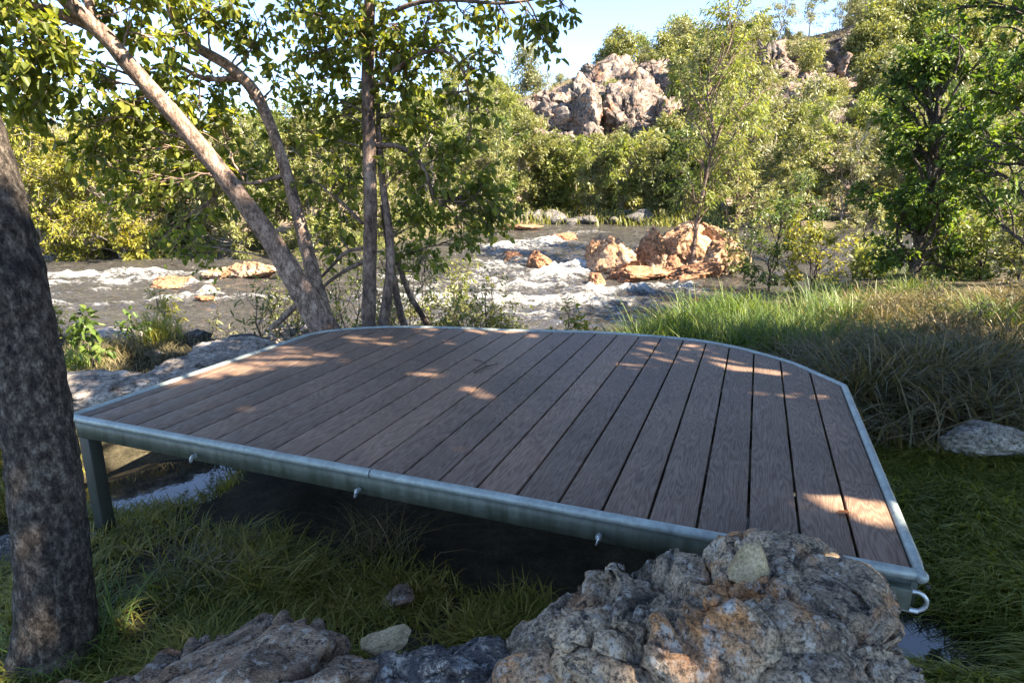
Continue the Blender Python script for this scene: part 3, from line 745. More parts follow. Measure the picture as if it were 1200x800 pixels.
o = outcrop('stone', [stone_hull(c - np.array([0, 0, 0.004]), (0.054, 0.045), (0.020, 0.02), 0.070, 0.3, (0.004, 0.01))], M['cream_stone'], 0.003, 12, 0.0014, 0.006)
tag(o, 'small cream stone resting on top of the large rock outcrop', 'stone')
o = rock('stone', L(452, 752, 1.42), (0.078, 0.06, 0.036), 19, M['cream_stone'], 0.1, 4, 0.05, 1.5, tilt=(0, -0.12), cut=(0.5, 0.85))
tag(o, 'flat cream stone lying between the grass and the low dark rock', 'stone')
o = rock('rock', on_z(1143, 512, -0.42), (0.33, 0.18, 0.155), 31, M['grey_rock'], 0.15, 5, 0.10, 1.4)
tag(o, 'pale grey boulder lying in the dry grass right of the deck', 'rock')
o = rock('rock', on_z(1105, 800, -0.60), (0.10, 0.08, 0.05), 33, M['grey_rock'], 0.15, 4, 0.08, 1.4)
tag(o, 'small flat grey rock in the wet grass below the right deck corner', 'rock')
o = rock('rock', on_z(470, 700, -0.55), (0.09, 0.07, 0.07), 35, M['rock_left'], 0.6, 4, 0.08, 1.4)
tag(o, 'brown stone half buried in the shaded grass in front of the deck', 'rock')

# pale shelf left of the deck
SHELF = [((110, 455), -0.34, (0.75, 0.45, 0.13), 51, 'broad pale slab of bank rock closest to the left deck edge'),
         ((215, 430), -0.34, (0.60, 0.42, 0.13), 52, 'pale cracked slab of bank rock in the middle of the left shelf'),
         ((290, 412), -0.38, (0.55, 0.40, 0.14), 53, 'pale shaded slab of bank rock near the leaning tree'),
         ((100, 405), -0.50, (0.90, 0.60, 0.16), 54, 'grey slab of bank rock behind the dark leaved sapling'),
         ((180, 412), -0.45, (0.45, 0.35, 0.16), 55, 'small pale slab of bank rock behind the straw tussock'),
         ((340, 392), -0.45, (0.45, 0.45, 0.16), 57, 'low tan slab of bank rock at the foot of the leaning tree')]
for (px, py), z, s, sd, lb in SHELF:
    c = on_z(px, py, z)
    o = rock('bank_rock', c - np.array([0, 0, s[2] * 0.38]), s, sd, M['pale_rock'], sd * 1.3, 5, 0.16, 2.2)
    tag(o, lb, 'rock', 'pale bank rocks left of the deck')
for (px, py), z, s, sd, lb in (((232, 392), -0.38, (0.13, 0.08, 0.07), 61, 'dark brown stone at the water edge of the left shelf'),
                               ((292, 397), -0.38, (0.20, 0.09, 0.06), 62, 'long dark stone between the left shelf and the leaning tree')):
    o = rock('stone', on_z(px, py, z), s, sd, M['rock_dark'], 0.2, 4, 0.10, 1.6); tag(o, lb, 'stone')
o = rock('rock', on_z(5, 660, -0.62), (0.2, 0.2, 0.12), 66, M['rock_dark'], 0.2, 4, 0.10, 1.6); tag(o, 'dark blue grey rock on the ground behind the near left trunk', 'rock')

# boulders in the river
def rpx(px, py, z=WZ + 0.05): return on_z(px, py, z)
def rsize(c, w_px, h_px): s = math.hypot(c[1], 0.5) / F_PX; return w_px * s / 2, h_px * s
RIVER = [ # px, base py, w, h, mat, label
    (722, 322, 78, 52, 'orange_rock', 'big square orange boulder with a dark left face in the rapids'),
    (775, 318, 80, 46, 'orange_rock', 'pale orange boulder right of the big square boulder in the rapids'),
    (815, 318, 80, 44, 'orange_rock', 'rounded cream orange boulder in the middle of the river rock bar'),
    (850, 321, 60, 34, 'orange_rock', 'orange boulder at the right end of the river rock bar'),
    (700, 318, 40, 40, 'orange_rock', 'narrow orange block at the left end of the big square boulder'),
    (752, 312, 40, 30, 'orange_rock', 'orange block wedged between the two tallest boulders of the rock bar'),
    (790, 322, 34, 22, 'red_rock', 'small orange block low in the middle of the river rock bar'),
    (838, 324, 30, 18, 'red_rock', 'small orange block low at the right of the river rock bar'),
    (866, 312, 40, 26, 'orange_rock', 'pale orange block under the bush at the right end of the bar'),
    (770, 296, 46, 26, 'orange_rock', 'pale block on the crest of the river rock bar'),
    (800, 300, 90, 38, 'orange_rock', 'high pale boulder at the back of the river rock bar'),
    (845, 300, 60, 36, 'orange_rock', 'pale boulder behind the right end of the river rock bar'),
    (700, 333, 40, 14, 'red_rock', 'low dark orange rock at the foot of the big square boulder'),
    (745, 330, 90, 16, 'red_rock', 'long low orange ledge along the water in front of the big square boulder'),
    (820, 326, 90, 14, 'red_rock', 'low orange ledge along the water in front of the rounded boulder'),
    (629, 318, 44, 20, 'red_rock', 'small red brown boulder in the middle of the rapids'),
    (597, 312, 56, 18, 'red_rock', 'low red rock left of the small boulder in the rapids'),
    (660, 283, 44, 10, 'red_rock', 'flat red rock in the water above the rapids'),
    (612, 271, 60, 9, 'red_rock', 'flat brown rock near the far bank above the rapids'),
    (200, 336, 58, 13, 'red_rock', 'low orange rock alone in the calm left water'),
    (238, 352, 24, 6, 'red_rock', 'small red rock just breaking the calm left water'),
    (290, 326, 66, 22, 'orange_rock', 'orange rock at the water edge behind the leaning tree'),
    (250, 326, 40, 12, 'orange_rock', 'low orange rock by the bushes of the left far bank'),
    (335, 328, 40, 18, 'orange_rock', 'orange rock seen right of the leaning trunk'),
]
for k, (px, py, w, h, m_, lb) in enumerate(RIVER):
    c = rpx(px, py); 
    if c[1] > 17.5: c = rpx(px, py, WZ + 0.42)
    rx, hz = rsize(c, w, h)
    o = rock('river_rock', (c[0], c[1] + rx * 0.5, c[2] + hz * 0.25), (rx * 1.15, max(rx * 0.8, 0.3), hz * 0.95), 70 + k, M[m_], k * 0.9 if w < 60 else 0.15 * (k % 5 - 2), 5, 0.10, 1.5, nplanes=18, cut=(0.36, 0.78), chis=0.09)
    tag(o, lb, 'rock', 'rocks in the river')

# ------------------------------------------------------------------ vegetation builders
def leaves(acc, P, L, Nn, ln, wd, rnd, shape='oval', fold=0.36):
    """P base points, L long directions, Nn rough normals; one call adds all the leaves"""
    n = len(P)
    L = unit(L); S = unit(np.cross(L, Nn)); Nn = np.cross(S, L)
    ln = np.broadcast_to(ln, (n,))[:, None]; wd = np.broadcast_to(wd, (n,))[:, None]
    if shape == 'oval':
        cd = [(0, 0, 0), (.28, .46, fold), (.72, .40, fold * 0.6 - .12), (1, 0, -.32), (.72, -.40, fold * 0.6 - .12), (.28, -.46, fold)]
        F = np.array([[0, 1, 2, 3], [0, 3, 4, 5]])
    else:
        cd = [(0, 0, 0), (.42, .5, 0.0), (1, 0, 0), (.42, -.5, 0.0)]
        F = np.array([[0, 1, 2, 3]])
    V = np.stack([P + L * ln * a_ + S * wd * b_ + Nn * wd * c_ for a_, b_, c_ in cd], 1)
    k = len(cd)
    FF = (np.arange(n)[:, None, None] * k + F[None]).reshape(-1, F.shape[1])
    acc.add(V.reshape(-1, 3), FF, np.repeat(rnd, len(F)))
def leaf_cloud(acc, rng, c, r, n, ln, wd, shape='oval', droop=0.5, shell=0.0, tone=0.0):
    c = np.asarray(c, float); r = np.broadcast_to(np.asarray(r, float), (3,))
    q = unit(rng.normal(size=(n, 3))) * (rng.random((n, 1)) ** (0.45 if shell else 0.6))
    P = c + q * r
    Ld = q * 0.6 + rng.normal(size=(n, 3)) * 0.6 + np.array([0, 0, -droop])
    Nn = rng.normal(size=(n, 3)) * 0.7 + np.array([0, 0, 1.0])
    rn = np.clip(rng.beta(2, 2.4, n) + tone, 0, 1)
    leaves(acc, P, Ld, Nn, ln * rng.uniform(0.6, 1.2, n), wd * rng.uniform(0.7, 1.2, n), rn, shape)
def spray(wood, lf, rng, start, c, r, nl, ln, wd, wr=0.012, twigs=7, droop=0.4, shape='oval', sag=0.0, tone=0.0):
    """a limb from start to the clump at c, twigs through the clump, leaves set along the twigs"""
    start = np.asarray(start, float); c = np.asarray(c, float)
    d = c - start; dl = np.linalg.norm(d)
    mid = start + d * 0.5 + rng.normal(size=3) * 0.10 * dl + np.array([0, 0, sag + 0.10 * dl])
    pts = resample([start, mid, c], 9)
    pts[1:-1] += rng.normal(size=(7, 3)) * 0.015 * dl
    tube(wood, pts, np.linspace(wr, wr * 0.4, 9), 6)
    per = max(2, nl // twigs)
    for k in range(twigs):
        u = unit(rng.normal(size=3) + unit(d) * 0.5 + np.array([0, 0, -0.15 * droop]))
        e = c + u * r * rng.uniform(0.6, 1.15)
        s0 = pts[rng.integers(4, 9)]
        tp = resample([s0, (s0 + e) / 2 + rng.normal(size=3) * 0.12 * r + np.array([0, 0, 0.08 * r]), e], 7)
        tube(wood, tp, np.linspace(wr * 0.4, wr * 0.14, 7), 4, caps=False)
        t = np.sort(rng.uniform(0.25, 1.0, per)) * 5.999
        i = t.astype(int); f = (t - i)[:, None]
        P = tp[i] * (1 - f) + tp[i + 1] * f
        tw = unit(tp[i + 1] - tp[i])
        sd = unit(np.cross(tw, rng.normal(size=(per, 3))))
        Ld = tw * 0.5 + sd * 0.9 + np.array([0, 0, -droop])
        P = P + rng.normal(size=(per, 3)) * 0.035 * r + unit(Ld) * ln * 0.25
        Nn = np.array([0, 0, 1.0]) + rng.normal(size=(per, 3)) * 0.55
        leaves(lf, P, Ld, Nn, ln * rng.uniform(0.4, 1.25, per), wd * rng.uniform(0.5, 1.25, per), np.clip(rng.beta(2, 2.2, per) + tone, 0, 1), shape)
def nearest_up(stems, c, rng):
    best = None
    for S in stems:
        d = np.linalg.norm(S - c, axis=1) + np.maximum(0, S[:, 2] - c[2] + 0.05) * 0.6
        k = int(np.argmin(d)); k = max(1, k - rng.integers(0, 3))
        if best is None or d[k] < best[0]: best = (d[k], S[k])
    return best[1]

def blades(acc, rng, P, h, w, lean=0.35, curve=0.4, tone=0.0, dirs=None):
    n = len(P); h = np.broadcast_to(h, (n,)) * rng.uniform(0.55, 1.15, n)
    az = rng.uniform(0, 2 * math.pi, n)
    D = np.stack([np.cos(az), np.sin(az), np.zeros(n)], -1)
    if dirs is not None: D = unit(D * 0.8 + dirs)
    S = np.stack([-D[:, 1], D[:, 0], np.zeros(n)], -1); tw = rng.normal(size=n)[:, None] * 0.6
    S = unit(S + D * tw)
    ln_ = (lean * rng.uniform(0.2, 1.3, n))[:, None]; cv = (curve * rng.uniform(0.2, 1.4, n))[:, None]; h = h[:, None]
    up = np.array([0, 0, 1.0]); w = (np.broadcast_to(w, (n,)) * rng.uniform(0.7, 1.3, n))[:, None]
    p1 = P + h * 0.5 * (up + D * ln_); p2 = p1 + h * 0.33 * (up * (1 - 0.6 * np.minimum(cv, 1.3)) + D * (ln_ + cv)); p3 = p2 + h * 0.26 * (up * (0.9 - 1.3 * cv) + D * (ln_ + 1.8 * cv))
    V = np.stack([P - S * w / 2, P + S * w / 2, p1 + S * w * 0.42, p1 - S * w * 0.42, p2 + S * w * 0.28, p2 - S * w * 0.28, p3], 1).reshape(-1, 3)
    b0 = np.arange(n)[:, None] * 7
    r = np.clip(rng.beta(2, 2.2, n) + tone, 0, 1)
    m0 = acc.n
    acc.add(V, b0 + np.array([[0, 1, 2, 3]]), r)
    for F in (b0 + np.array([[3, 2, 4, 5]]), ):
        acc.L.append((F + m0).ravel()); acc.S.append(np.full(n, 4)); acc.R.append(r)
    F = b0 + np.array([[5, 4, 6]])
    acc.L.append((F + m0).ravel()); acc.S.append(np.full(n, 3)); acc.R.append(r)
def scatter(rng, n, poly_fn):
    out = poly_fn(n); z = terrain(out[:, 0], out[:, 1]); return np.c_[out, z - 0.01]

def grow(rng, h, r0, lean=(0, 0), crown=(0.35, 1.0), cw=0.3, ncl=14, nl=90, ln=0.1, wd=0.04, clr=0.35, shape='rhomb', droop=0.5, stems=1, twigs=5, wood_n=8, tone=0.0, flat=1.0, wig=0.04, cloud=False, rough=0.12):
    """a tree standing at the origin: tapered trunk(s), limbs, clumps of leaves in an uneven crown"""
    W, Lf = Acc(), Acc(); S = []
    for s in range(stems):
        a0 = rng.uniform(0, 6.28)
        dx = np.array([lean[0], lean[1]]) * h + (np.array([math.cos(a0), math.sin(a0)]) * h * 0.18 if stems > 1 else 0)
        pts = np.array([[dx[0] * t ** 1.2, dx[1] * t ** 1.2, h * t - 0.12 * (t == 0)] for t in np.linspace(0, 0.94, 7)])
        pts[1:, :2] += rng.normal(size=(6, 2)) * wig * h * np.linspace(0.4, 1, 6)[:, None]
        P = resample(pts, 26); rr = r0 * (np.linspace(1, 0.0, 26) * 0.88 + 0.12) / (stems ** 0.5); rr[0] *= 1.35; rr[1] *= 1.12
        tube(W, P, rr, wood_n, rough, int(rng.integers(99)), 5.0 / max(r0 * 8, 0.3)); S.append(P)
    for k in range(ncl):
        st = S[k % stems]; t = crown[0] + (crown[1] - crown[0]) * (k + rng.random()) / ncl
        base = st[min(25, int(t * 25))]
        env = math.sin(math.pi * min(1, max(0.0, (t - crown[0]) / (crown[1] - crown[0]) * 0.80 + 0.15))) ** 0.7
        a0 = rng.uniform(0, 6.28); rad = cw * h * env * rng.uniform(0.35, 1.1)
        c = base + np.array([math.cos(a0) * rad, math.sin(a0) * rad, rng.uniform(-0.03, 0.09) * h])
        cr = clr * rng.uniform(0.65, 1.35); n = int(nl * rng.uniform(0.6, 1.4)); tn = tone + rng.normal() * 0.12
        s0 = st[max(2, int(min(25, t * 25)) - int(rng.integers(2, 6)))]
        if cloud:
            d = c - s0; pts = resample([s0, s0 + d * 0.5 + np.array([0, 0, 0.05 * h]), c], 5)
            tube(W, pts, np.linspace(r0 * 0.28, r0 * 0.08, 5), 4, caps=False)
            leaf_cloud(Lf, rng, c, (cr, cr, cr * 0.75 * flat), n, ln, wd, shape, droop, 1, tn)
        else:
            spray(W, Lf, rng, s0, c, cr, n, ln, wd, r0 * 0.3, twigs, droop, shape, 0, tn)
    return W, Lf
def tree(name, loc, WL, bark, leaf, label=None, cat='tree', group=None, rz=0.0, crown='crown'):
    r = empty(name, loc, rz)
    if WL[0].n: WL[0].build('trunk', bark, r, smooth=True, local=True)
    if WL[1].n: WL[1].build(crown, leaf, r, local=True)
    tag(r, label, cat, group)
    return r

def axial(p): return p[1] * math.cos(PITCH) - (p[2] - 1.0) * math.sin(PITCH)
def to_px(p):
    dz = p[2] - 1.0; dep = p[1] * math.cos(PITCH) - dz * math.sin(PITCH)
    return 600 + F_PX * p[0] / dep, 400 - F_PX * (p[1] * math.sin(PITCH) + dz * math.cos(PITCH)) / dep

# ------------------------------------------------------------------ the near trees
# dark trunk at the left edge of the photo
rng = np.random.default_rng(11)
Yt = 1.80
tp = [(64, 785, Yt), (66, 745, Yt), (62, 660, Yt + .01), (53, 560, Yt + .03), (37, 460, Yt + .06), (10, 340, Yt + .10), (-20, 220, Yt + .14), (-60, 90, Yt + .18), (-108, -60, Yt + .24)]
P = np.array([on_y(*q) for q in tp])
P = np.vstack([P, P[-1] + np.array([-0.25, 0.2, 1.0]), P[-1] + np.array([-0.6, 0.4, 2.4]), P[-1] + np.array([-1.0, 0.4, 3.6])])
wpx = np.array([128, 98, 86, 84, 84, 88, 88, 84, 80])
rr = np.array([w / F_PX * axial(on_y(q[0], q[1], q[2])) / 2 * 0.87 for w, q in zip(wpx, tp)]); rr = np.r_[rr, 0.10, 0.07, 0.03]
W, Lf = Acc(), Acc()
Ps = resample(P, 150); Rs = np.interp(np.linspace(0, 11, 150), np.arange(12), rr)
tube(W, Ps, Rs, 96, 0.085, 4, 14.0)
for k in range(16):
    c = P[-1] + rng.normal(size=3) * np.array([1.3, 1.1, 0.7]) + np.array([-0.2, 0.2, -0.1])
    spray(W, Lf, rng, Ps[int(rng.integers(118, 148))], c, 0.5, 110, 0.085, 0.05, 0.02, 7)
base = P[1].copy(); base[2] = tz(base[0], base[1])
r = empty('leaning_tree', base); W.build('trunk', M['bark_dark'], r, smooth=True); Lf.build('crown', M['leaf_broad'], r)
tag(r, 'thick dark furrowed tree trunk at the left edge of the photo beside the deck corner', 'tree')

def stem(W, pxs, widths, n=60, sides=18, rough=0.10, seed=1, freq=8):
    P = np.array([on_y(*q) for q in pxs]); m = len(P)
    rr = np.array([w / F_PX * axial(p) / 2 * 0.75 for w, p in zip(widths, P)])
    Ps = resample(P, n); Rs = np.interp(np.linspace(0, m - 1, n), np.arange(m), rr)
    tube(W, Ps, Rs, sides, rough, seed, freq); return Ps
# leaning tree behind the far left corner of the deck: two pinkish stems
rng = np.random.default_rng(21)
W, Lf = Acc(), Acc(); St = []
St.append(stem(W, [(388, 420, 4.75), (380, 385, 4.72), (352, 338, 4.68), (318, 282, 4.62), (270, 216, 4.52), (218, 152, 4.42), (165, 92, 4.30), (122, 42, 4.20), (80, 2, 4.10), (20, -60, 3.95), (-60, -150, 3.8)],
               [58, 46, 38, 31, 29, 27, 26, 25, 24, 20, 12], 90, 22, 0.10, 3))
St.append(stem(W, [(386, 410, 4.82), (378, 366, 4.86), (366, 318, 4.90), (350, 256, 4.95), (335, 200, 5.0), (318, 150, 5.05), (298, 108, 5.05), (268, 78, 5.0), (226, 52, 4.95), (203, 20, 4.9), (196, -20, 4.85), (180, -90, 4.8)],
               [34, 26, 22, 19, 17, 17, 19, 17, 15, 14, 12, 7], 80, 18, 0.12, 5))
St.append(stem(W, [(122, 44, 4.22), (100, 28, 4.2), (60, 14, 4.15), (20, 6, 4.1), (-30, 6, 4.0), (-110, -10, 3.8)], [20, 18, 17, 17, 16, 8], 30, 14, 0.1, 7))
St.append(stem(W, [(108, 24, 4.2), (104, -10, 4.22), (112, -70, 4.3)], [15, 13, 8], 16, 12, 0.1, 8))
St.append(stem(W, [(282, 92, 5.03), (240, 92, 5.0), (205, 78, 4.95), (160, 84, 4.9)], [9, 8, 6, 3], 24, 8, 0.1, 9))
St.append(stem(W, [(330, 206, 5.0), (300, 214, 4.9), (280, 214, 4.85)], [7, 5, 2], 14, 8, 0.1, 9))
stem(W, [(352, 352, 4.75), (332, 372, 4.85), (318, 384, 4.95)], [9, 10, 9], 12, 8, 0.1, 10)
CL = [(30, 50, 4.0, .34), (75, 95, 4.2, .34), (20, 110, 4.3, .30), (120, 105, 4.5, .34), (160, 130, 4.7, .34), (100, 150, 4.6, .28), (140, 190, 4.7, .28), (180, 45, 4.4, .32), (225, 20, 4.8, .30), (150, 10, 4.4, .30),
      (205, 105, 4.9, .34), (235, 135, 5.0, .32), (185, 165, 4.9, .34), (165, 215, 4.8, .30), (225, 185, 5.0, .32), (265, 165, 5.1, .28), (255, 100, 5.2, .26), (285, 60, 5.1, .26), (60, 30, 4.0, .25), (130, 235, 4.9, .20),
      (305, 30, 5.0, .20), (280, 200, 5.2, .28), (245, 230, 5.2, .28), (300, 235, 5.2, .24), (325, 95, 5.2, .20), (200, 270, 5.3, .22), (230, 300, 5.4, .2), (245, 10, 4.7, .2), (10, 20, 3.9, .3), (0, 75, 4.1, .3), (-30, 40, 4.0, .4), (40, -30, 4.1, .5), (180, -40, 4.6, .5), (100, -60, 4.2, .5)]
for px, py, y_, r_ in CL:
    c = on_y(px, py, y_); spray(W, Lf, rng, nearest_up(St, c, rng), c, r_ * 1.1, int(185 * (r_ / .3) ** 2), 0.072, 0.044, 0.009, 10, 0.45, tone=0.06)
base = on_y(383, 390, 4.75); base[2] = tz(base[0], base[1])
r = empty('leaning_tree', base); W.build('trunk', M['bark_pink'], r, smooth=True); Lf.build('crown', M['leaf_broad'], r)
tag(r, 'pinkish tan tree with two long leaning stems behind the far left corner of the deck', 'tree')

# dark upright tree beside it
rng = np.random.default_rng(31)
W, Lf = Acc(), Acc(); St = []
St.append(stem(W, [(432, 420, 4.75), (432, 385, 4.75), (433, 320, 4.75), (434, 250, 4.75), (433, 180, 4.75), (431, 110, 4.75), (432, 40, 4.75), (434, -30, 4.75), (430, -140, 4.8)], [28, 23, 21, 21, 21, 20, 18, 16, 8], 80, 18, 0.14, 13))
St.append(stem(W, [(447, 415, 4.68), (449, 380, 4.68), (456, 330, 4.70), (457, 280, 4.74), (449, 220, 4.78), (444, 160, 4.8), (443, 120, 4.8)], [22, 17, 15, 13, 11, 9, 6], 50, 14, 0.12, 15))
St.append(stem(W, [(482, 400, 5.1), (470, 370, 5.05), (462, 330, 5.0), (455, 290, 4.9), (447, 240, 4.85)], [13, 12, 11, 9, 5], 30, 10, 0.12, 17))
St.append(stem(W, [(508, 398, 5.4), (496, 372, 5.35), (480, 345, 5.25), (467, 310, 5.1), (458, 280, 4.95)], [9, 9, 9, 8, 4], 30, 10, 0.12, 19))
St.append(stem(W, [(440, 170, 4.78), (468, 172, 4.75), (490, 188, 4.72), (503, 214, 4.7), (510, 240, 4.7)], [9, 8, 7, 6, 3], 30, 8, 0.1, 23))
St.append(stem(W, [(428, 305, 4.8), (400, 320, 4.95), (380, 335, 5.1), (365, 352, 5.2)], [7, 6, 6, 5], 20, 8, 0.1, 25))
St.append(stem(W, [(428, 290, 4.8), (405, 296, 4.9), (385, 316, 5.0), (372, 330, 5.0)], [6, 6, 5, 4], 20, 8, 0.1, 26))
St.append(stem(W, [(425, 262, 4.8), (398, 235, 4.9), (380, 222, 4.95)], [6, 5, 3], 20, 8, 0.1, 27))
St.append(stem(W, [(432, 40, 4.75), (470, 10, 4.7), (520, 0, 4.6), (590, 4, 4.5), (650, -5, 4.4)], [9, 8, 6, 5, 3], 30, 8, 0.1, 28))
St.append(stem(W, [(433, 110, 4.75), (480, 70, 4.7), (520, 60, 4.65), (545, 90, 4.6), (552, 150, 4.6)], [8, 7, 5, 4, 2], 30, 8, 0.1, 29))
CL = [(385, 40, 4.9, .30), (380, 90, 4.9, .26), (400, 130, 4.8, .26), (390, 170, 4.9, .22), (440, 60, 4.6, .26), (465, 30, 4.7, .30), (420, 10, 4.6, .28), (500, 25, 4.7, .22), (480, 90, 4.8, .22), (465, 130, 4.7, .24),
      (360, 115, 5.0, .16), (370, 60, 5.0, .22), (345, 20, 5.0, .2), (545, 20, 4.6, .16), (590, 15, 4.5, .16), (625, 20, 4.4, .2), (660, 5, 4.4, .14), (565, 235, 4.8, .16), (590, 250, 4.9, .14), (535, 290, 5.0, .16), (500, 300, 5.1, .18), (470, 300, 5.1, .16), (395, 300, 5.1, .14), (640, 50, 4.4, .14), (535, 110, 4.6, .15), (552, 80, 4.6, .15), (560, 130, 4.6, .14), (548, 165, 4.6, .12),
      (505, 165, 4.7, .22), (530, 195, 4.8, .22), (560, 215, 4.9, .2), (500, 215, 4.7, .24), (470, 200, 4.8, .22), (540, 240, 4.9, .20), (578, 240, 5.0, .18), (510, 260, 5.0, .22), (480, 255, 5.0, .2), (395, 215, 5.0, .2), (400, 260, 5.0, .2), (555, 270, 5.0, .16), (580, 262, 4.9, .13),
      (360, 210, 5.1, .2), (415, 60, 4.9, .26), (455, 95, 4.9, .26), (425, 150, 4.9, .24), (410, 200, 4.9, .22), (450, 165, 5.0, .22), (470, 60, 4.9, .24), (490, 130, 5.0, .2), (520, 50, 4.8, .18), (575, 60, 4.6, .1), (430, -60, 4.8, .5), (500, -60, 4.7, .45), (380, -40, 4.9, .45), (600, -50, 4.5, .35)]
for px, py, y_, r_ in CL:
    c = on_y(px, py, y_); spray(W, Lf, rng, nearest_up(St, c, rng), c, r_ * 1.1, int(165 * (r_ / .3) ** 1.8) + 14, 0.068, 0.042, 0.008, 10, 0.45, tone=0.06)
base = on_y(432, 390, 4.75); base[2] = tz(base[0], base[1])
r = empty('upright_tree', base); W.build('trunk', M['bark_brown'], r, smooth=True); Lf.build('crown', M['leaf_broad'], r)
tag(r, 'dark brown upright multi stemmed tree right of the leaning tree behind the deck', 'tree')

# trees on the right bank ---------------------------------------------------------------
def at_ground(px, Y):
    x = (px - 600) / F_PX * (Y * math.cos(PITCH) + (1.5) * math.sin(PITCH)); return np.array([x, Y, tz(x, Y) - 0.03])
rng = np.random.default_rng(41)
p = at_ground(1072, 11.0)
tree('dense_tree', p, grow(rng, 4.2, 0.10, (0.0, 0.0), (0.08, 1.0), 0.20, 60, 150, 0.10, 0.06, 0.40, 'oval', 0.5, twigs=6, wig=0.02), M['bark_dark'], M['leaf_fresh'],
     'dense dark green tree standing behind the tall grass on the right bank', 'tree')
p = at_ground(1235, 8.6)
tree('dense_tree', p, grow(rng, 5.6, 0.12, (-0.02, 0.0), (0.16, 1.0), 0.30, 60, 170, 0.095, 0.055, 0.42, 'oval', 0.5, twigs=6), M['bark_dark'], M['leaf_fresh'],
     'leafy green tree cut off by the right edge of the photo', 'tree')
p = at_ground(812, 15.6); p[2] = -0.95
tree('slender_tree', p, grow(rng, 6.4, 0.055, (0.05, 0.0), (0.22, 1.0), 0.145, 46, 150, 0.15, 0.04, 0.48, 'rhomb', 0.9, twigs=6, wig=0.03), M['bark_brown'], M['leaf_lime'],
     'tall slender yellow green tree rising beside the orange rock bar', 'tree')
p = at_ground(858, 17.0); p[2] = -0.8
tree('slender_tree', p, grow(rng, 5.4, 0.05, (0.04, 0.0), (0.2, 1.0), 0.17, 34, 140, 0.15, 0.04, 0.48, 'rhomb', 0.9, twigs=6), M['bark_brown'], M['leaf_olive'],
     'olive tree just behind the tall slender tree and the rock bar', 'tree')
SH = [(905, 13.2, 1.9, 'leaf_dark', 'dark green bush between the rock bar and the right tree'),
      (955, 12.6, 1.5, 'leaf_yellow', 'yellow green bush in front of the small pool on the right'),
      (1005, 14.6, 2.0, 'leaf_olive', 'olive bush left of the dense dark green tree'),
      (875, 15.0, 2.2, 'leaf_olive', 'olive bush at the right end of the rock bar'),
      (1120, 14.5, 2.4, 'leaf_olive', 'olive bush behind the dense dark green tree'),
      (1190, 13.0, 2.2, 'leaf_dark', 'dark bush at the far right behind the bright green tree'),
      (1030, 12.4, 0.9, 'leaf_lime', 'low lime green bush at the foot of the dense dark green tree'), (1105, 11.4, 1.0, 'leaf_olive', 'low olive bush right of the foot of the dense dark green tree'),
      (1150, 10.8, 1.1, 'leaf_lime', 'low lime green bush on the bank top near the right edge'), (1195, 10.2, 1.3, 'leaf_olive', 'olive bush on the bank top at the right edge of the photo'), (1120, 17.5, 2.2, 'leaf_lime', 'lime green bush beyond the river right of the dense tree'), (1180, 17.0, 2.4, 'leaf_olive', 'tall olive bush beyond the river at the right edge'),
      (935, 17.5, 2.6, 'leaf_dark', 'tall dark bush behind the small pool')]
for px, y_, h_, lf, lb in SH:
    p = at_ground(px, y_); p[2] = max(p[2], -1.25)
    tree('bush', p, grow(rng, h_, 0.035, (0, 0), (0.1, 1.0), 0.36, 18, 110, 0.10, 0.045, 0.33, 'rhomb', 0.4, stems=3, twigs=5), M['bark_twig'], M[lf], lb, 'bush')

# saplings by the deck
def sapling(px, Y, h, leaf, bark, lb, ncl=9, nl=26, ln=0.075, wd=0.04, name='sapling', shape='oval', clr=0.13, cw=0.3, r0=0.012, crown=(0.3, 1.0), z=None):
    p = at_ground(px, Y)
    if z is not None: p[2] = z
    return tree(name, p, grow(rng, h, r0, (rng.normal() * .04, 0), crown, cw, ncl, nl, ln, wd, clr, shape, 0.4, twigs=4, wood_n=6, wig=0.03), M[bark], M[leaf], lb, 'sapling')
sapling(572, 5.6, 0.85, 'leaf_yellow', 'bark_twig', 'thin bare stemmed sapling just behind the middle of the far deck edge', 5, 14, 0.05, 0.025, clr=0.1, r0=0.016, crown=(0.5, 1))
sapling(665, 5.4, 0.62, 'leaf_yellow', 'bark_twig', 'small yellow green bush right of the thin sapling behind the deck', 12, 34, 0.05, 0.022, clr=0.13, name='bush', crown=(0.2, 1))
sapling(640, 5.6, 0.35, 'leaf_olive', 'bark_twig', 'low olive bush left of the small yellow green bush behind the deck', 10, 30, 0.05, 0.022, clr=0.12, name='bush', crown=(0.1, 1))
sapling(600, 5.5, 0.30, 'leaf_olive', 'bark_twig', 'low olive bush at the foot of the thin sapling behind the deck', 10, 30, 0.05, 0.022, clr=0.12, name='bush', crown=(0.1, 1))
sapling(535, 5.6, 0.9, 'leaf_olive', 'bark_twig', 'fine leaved olive sapling right of the dark upright tree', 16, 40, 0.055, 0.022, clr=0.18, crown=(0.1, 1))
sapling(500, 6.1, 1.2, 'leaf_olive', 'bark_twig', 'olive bush directly behind the thin dark leaning stems', 22, 44, 0.055, 0.024, clr=0.22, name='bush', crown=(0.1, 1), cw=0.35)
sapling(112, 4.6, 0.52, 'leaf_dark', 'bark_twig', 'dark leaved sapling standing on the rock shelf left of the deck', 9, 16, 0.075, 0.042, clr=0.1)
sapling(160, 5.2, 0.34, 'leaf_fresh', 'bark_twig', 'fresh green sapling behind the straw tussock on the rock shelf', 8, 14, 0.055, 0.028, clr=0.10)
sapling(75, 5.4, 0.4, 'leaf_yellow', 'bark_twig', 'yellowish sapling at the left end of the rock shelf', 8, 22, 0.05, 0.03, clr=0.12)
sapling(255, 6.2, 0.75, 'leaf_grey', 'bark_twig', 'sparse grey green sapling standing before the calm water', 7, 12, 0.07, 0.02, clr=0.12)
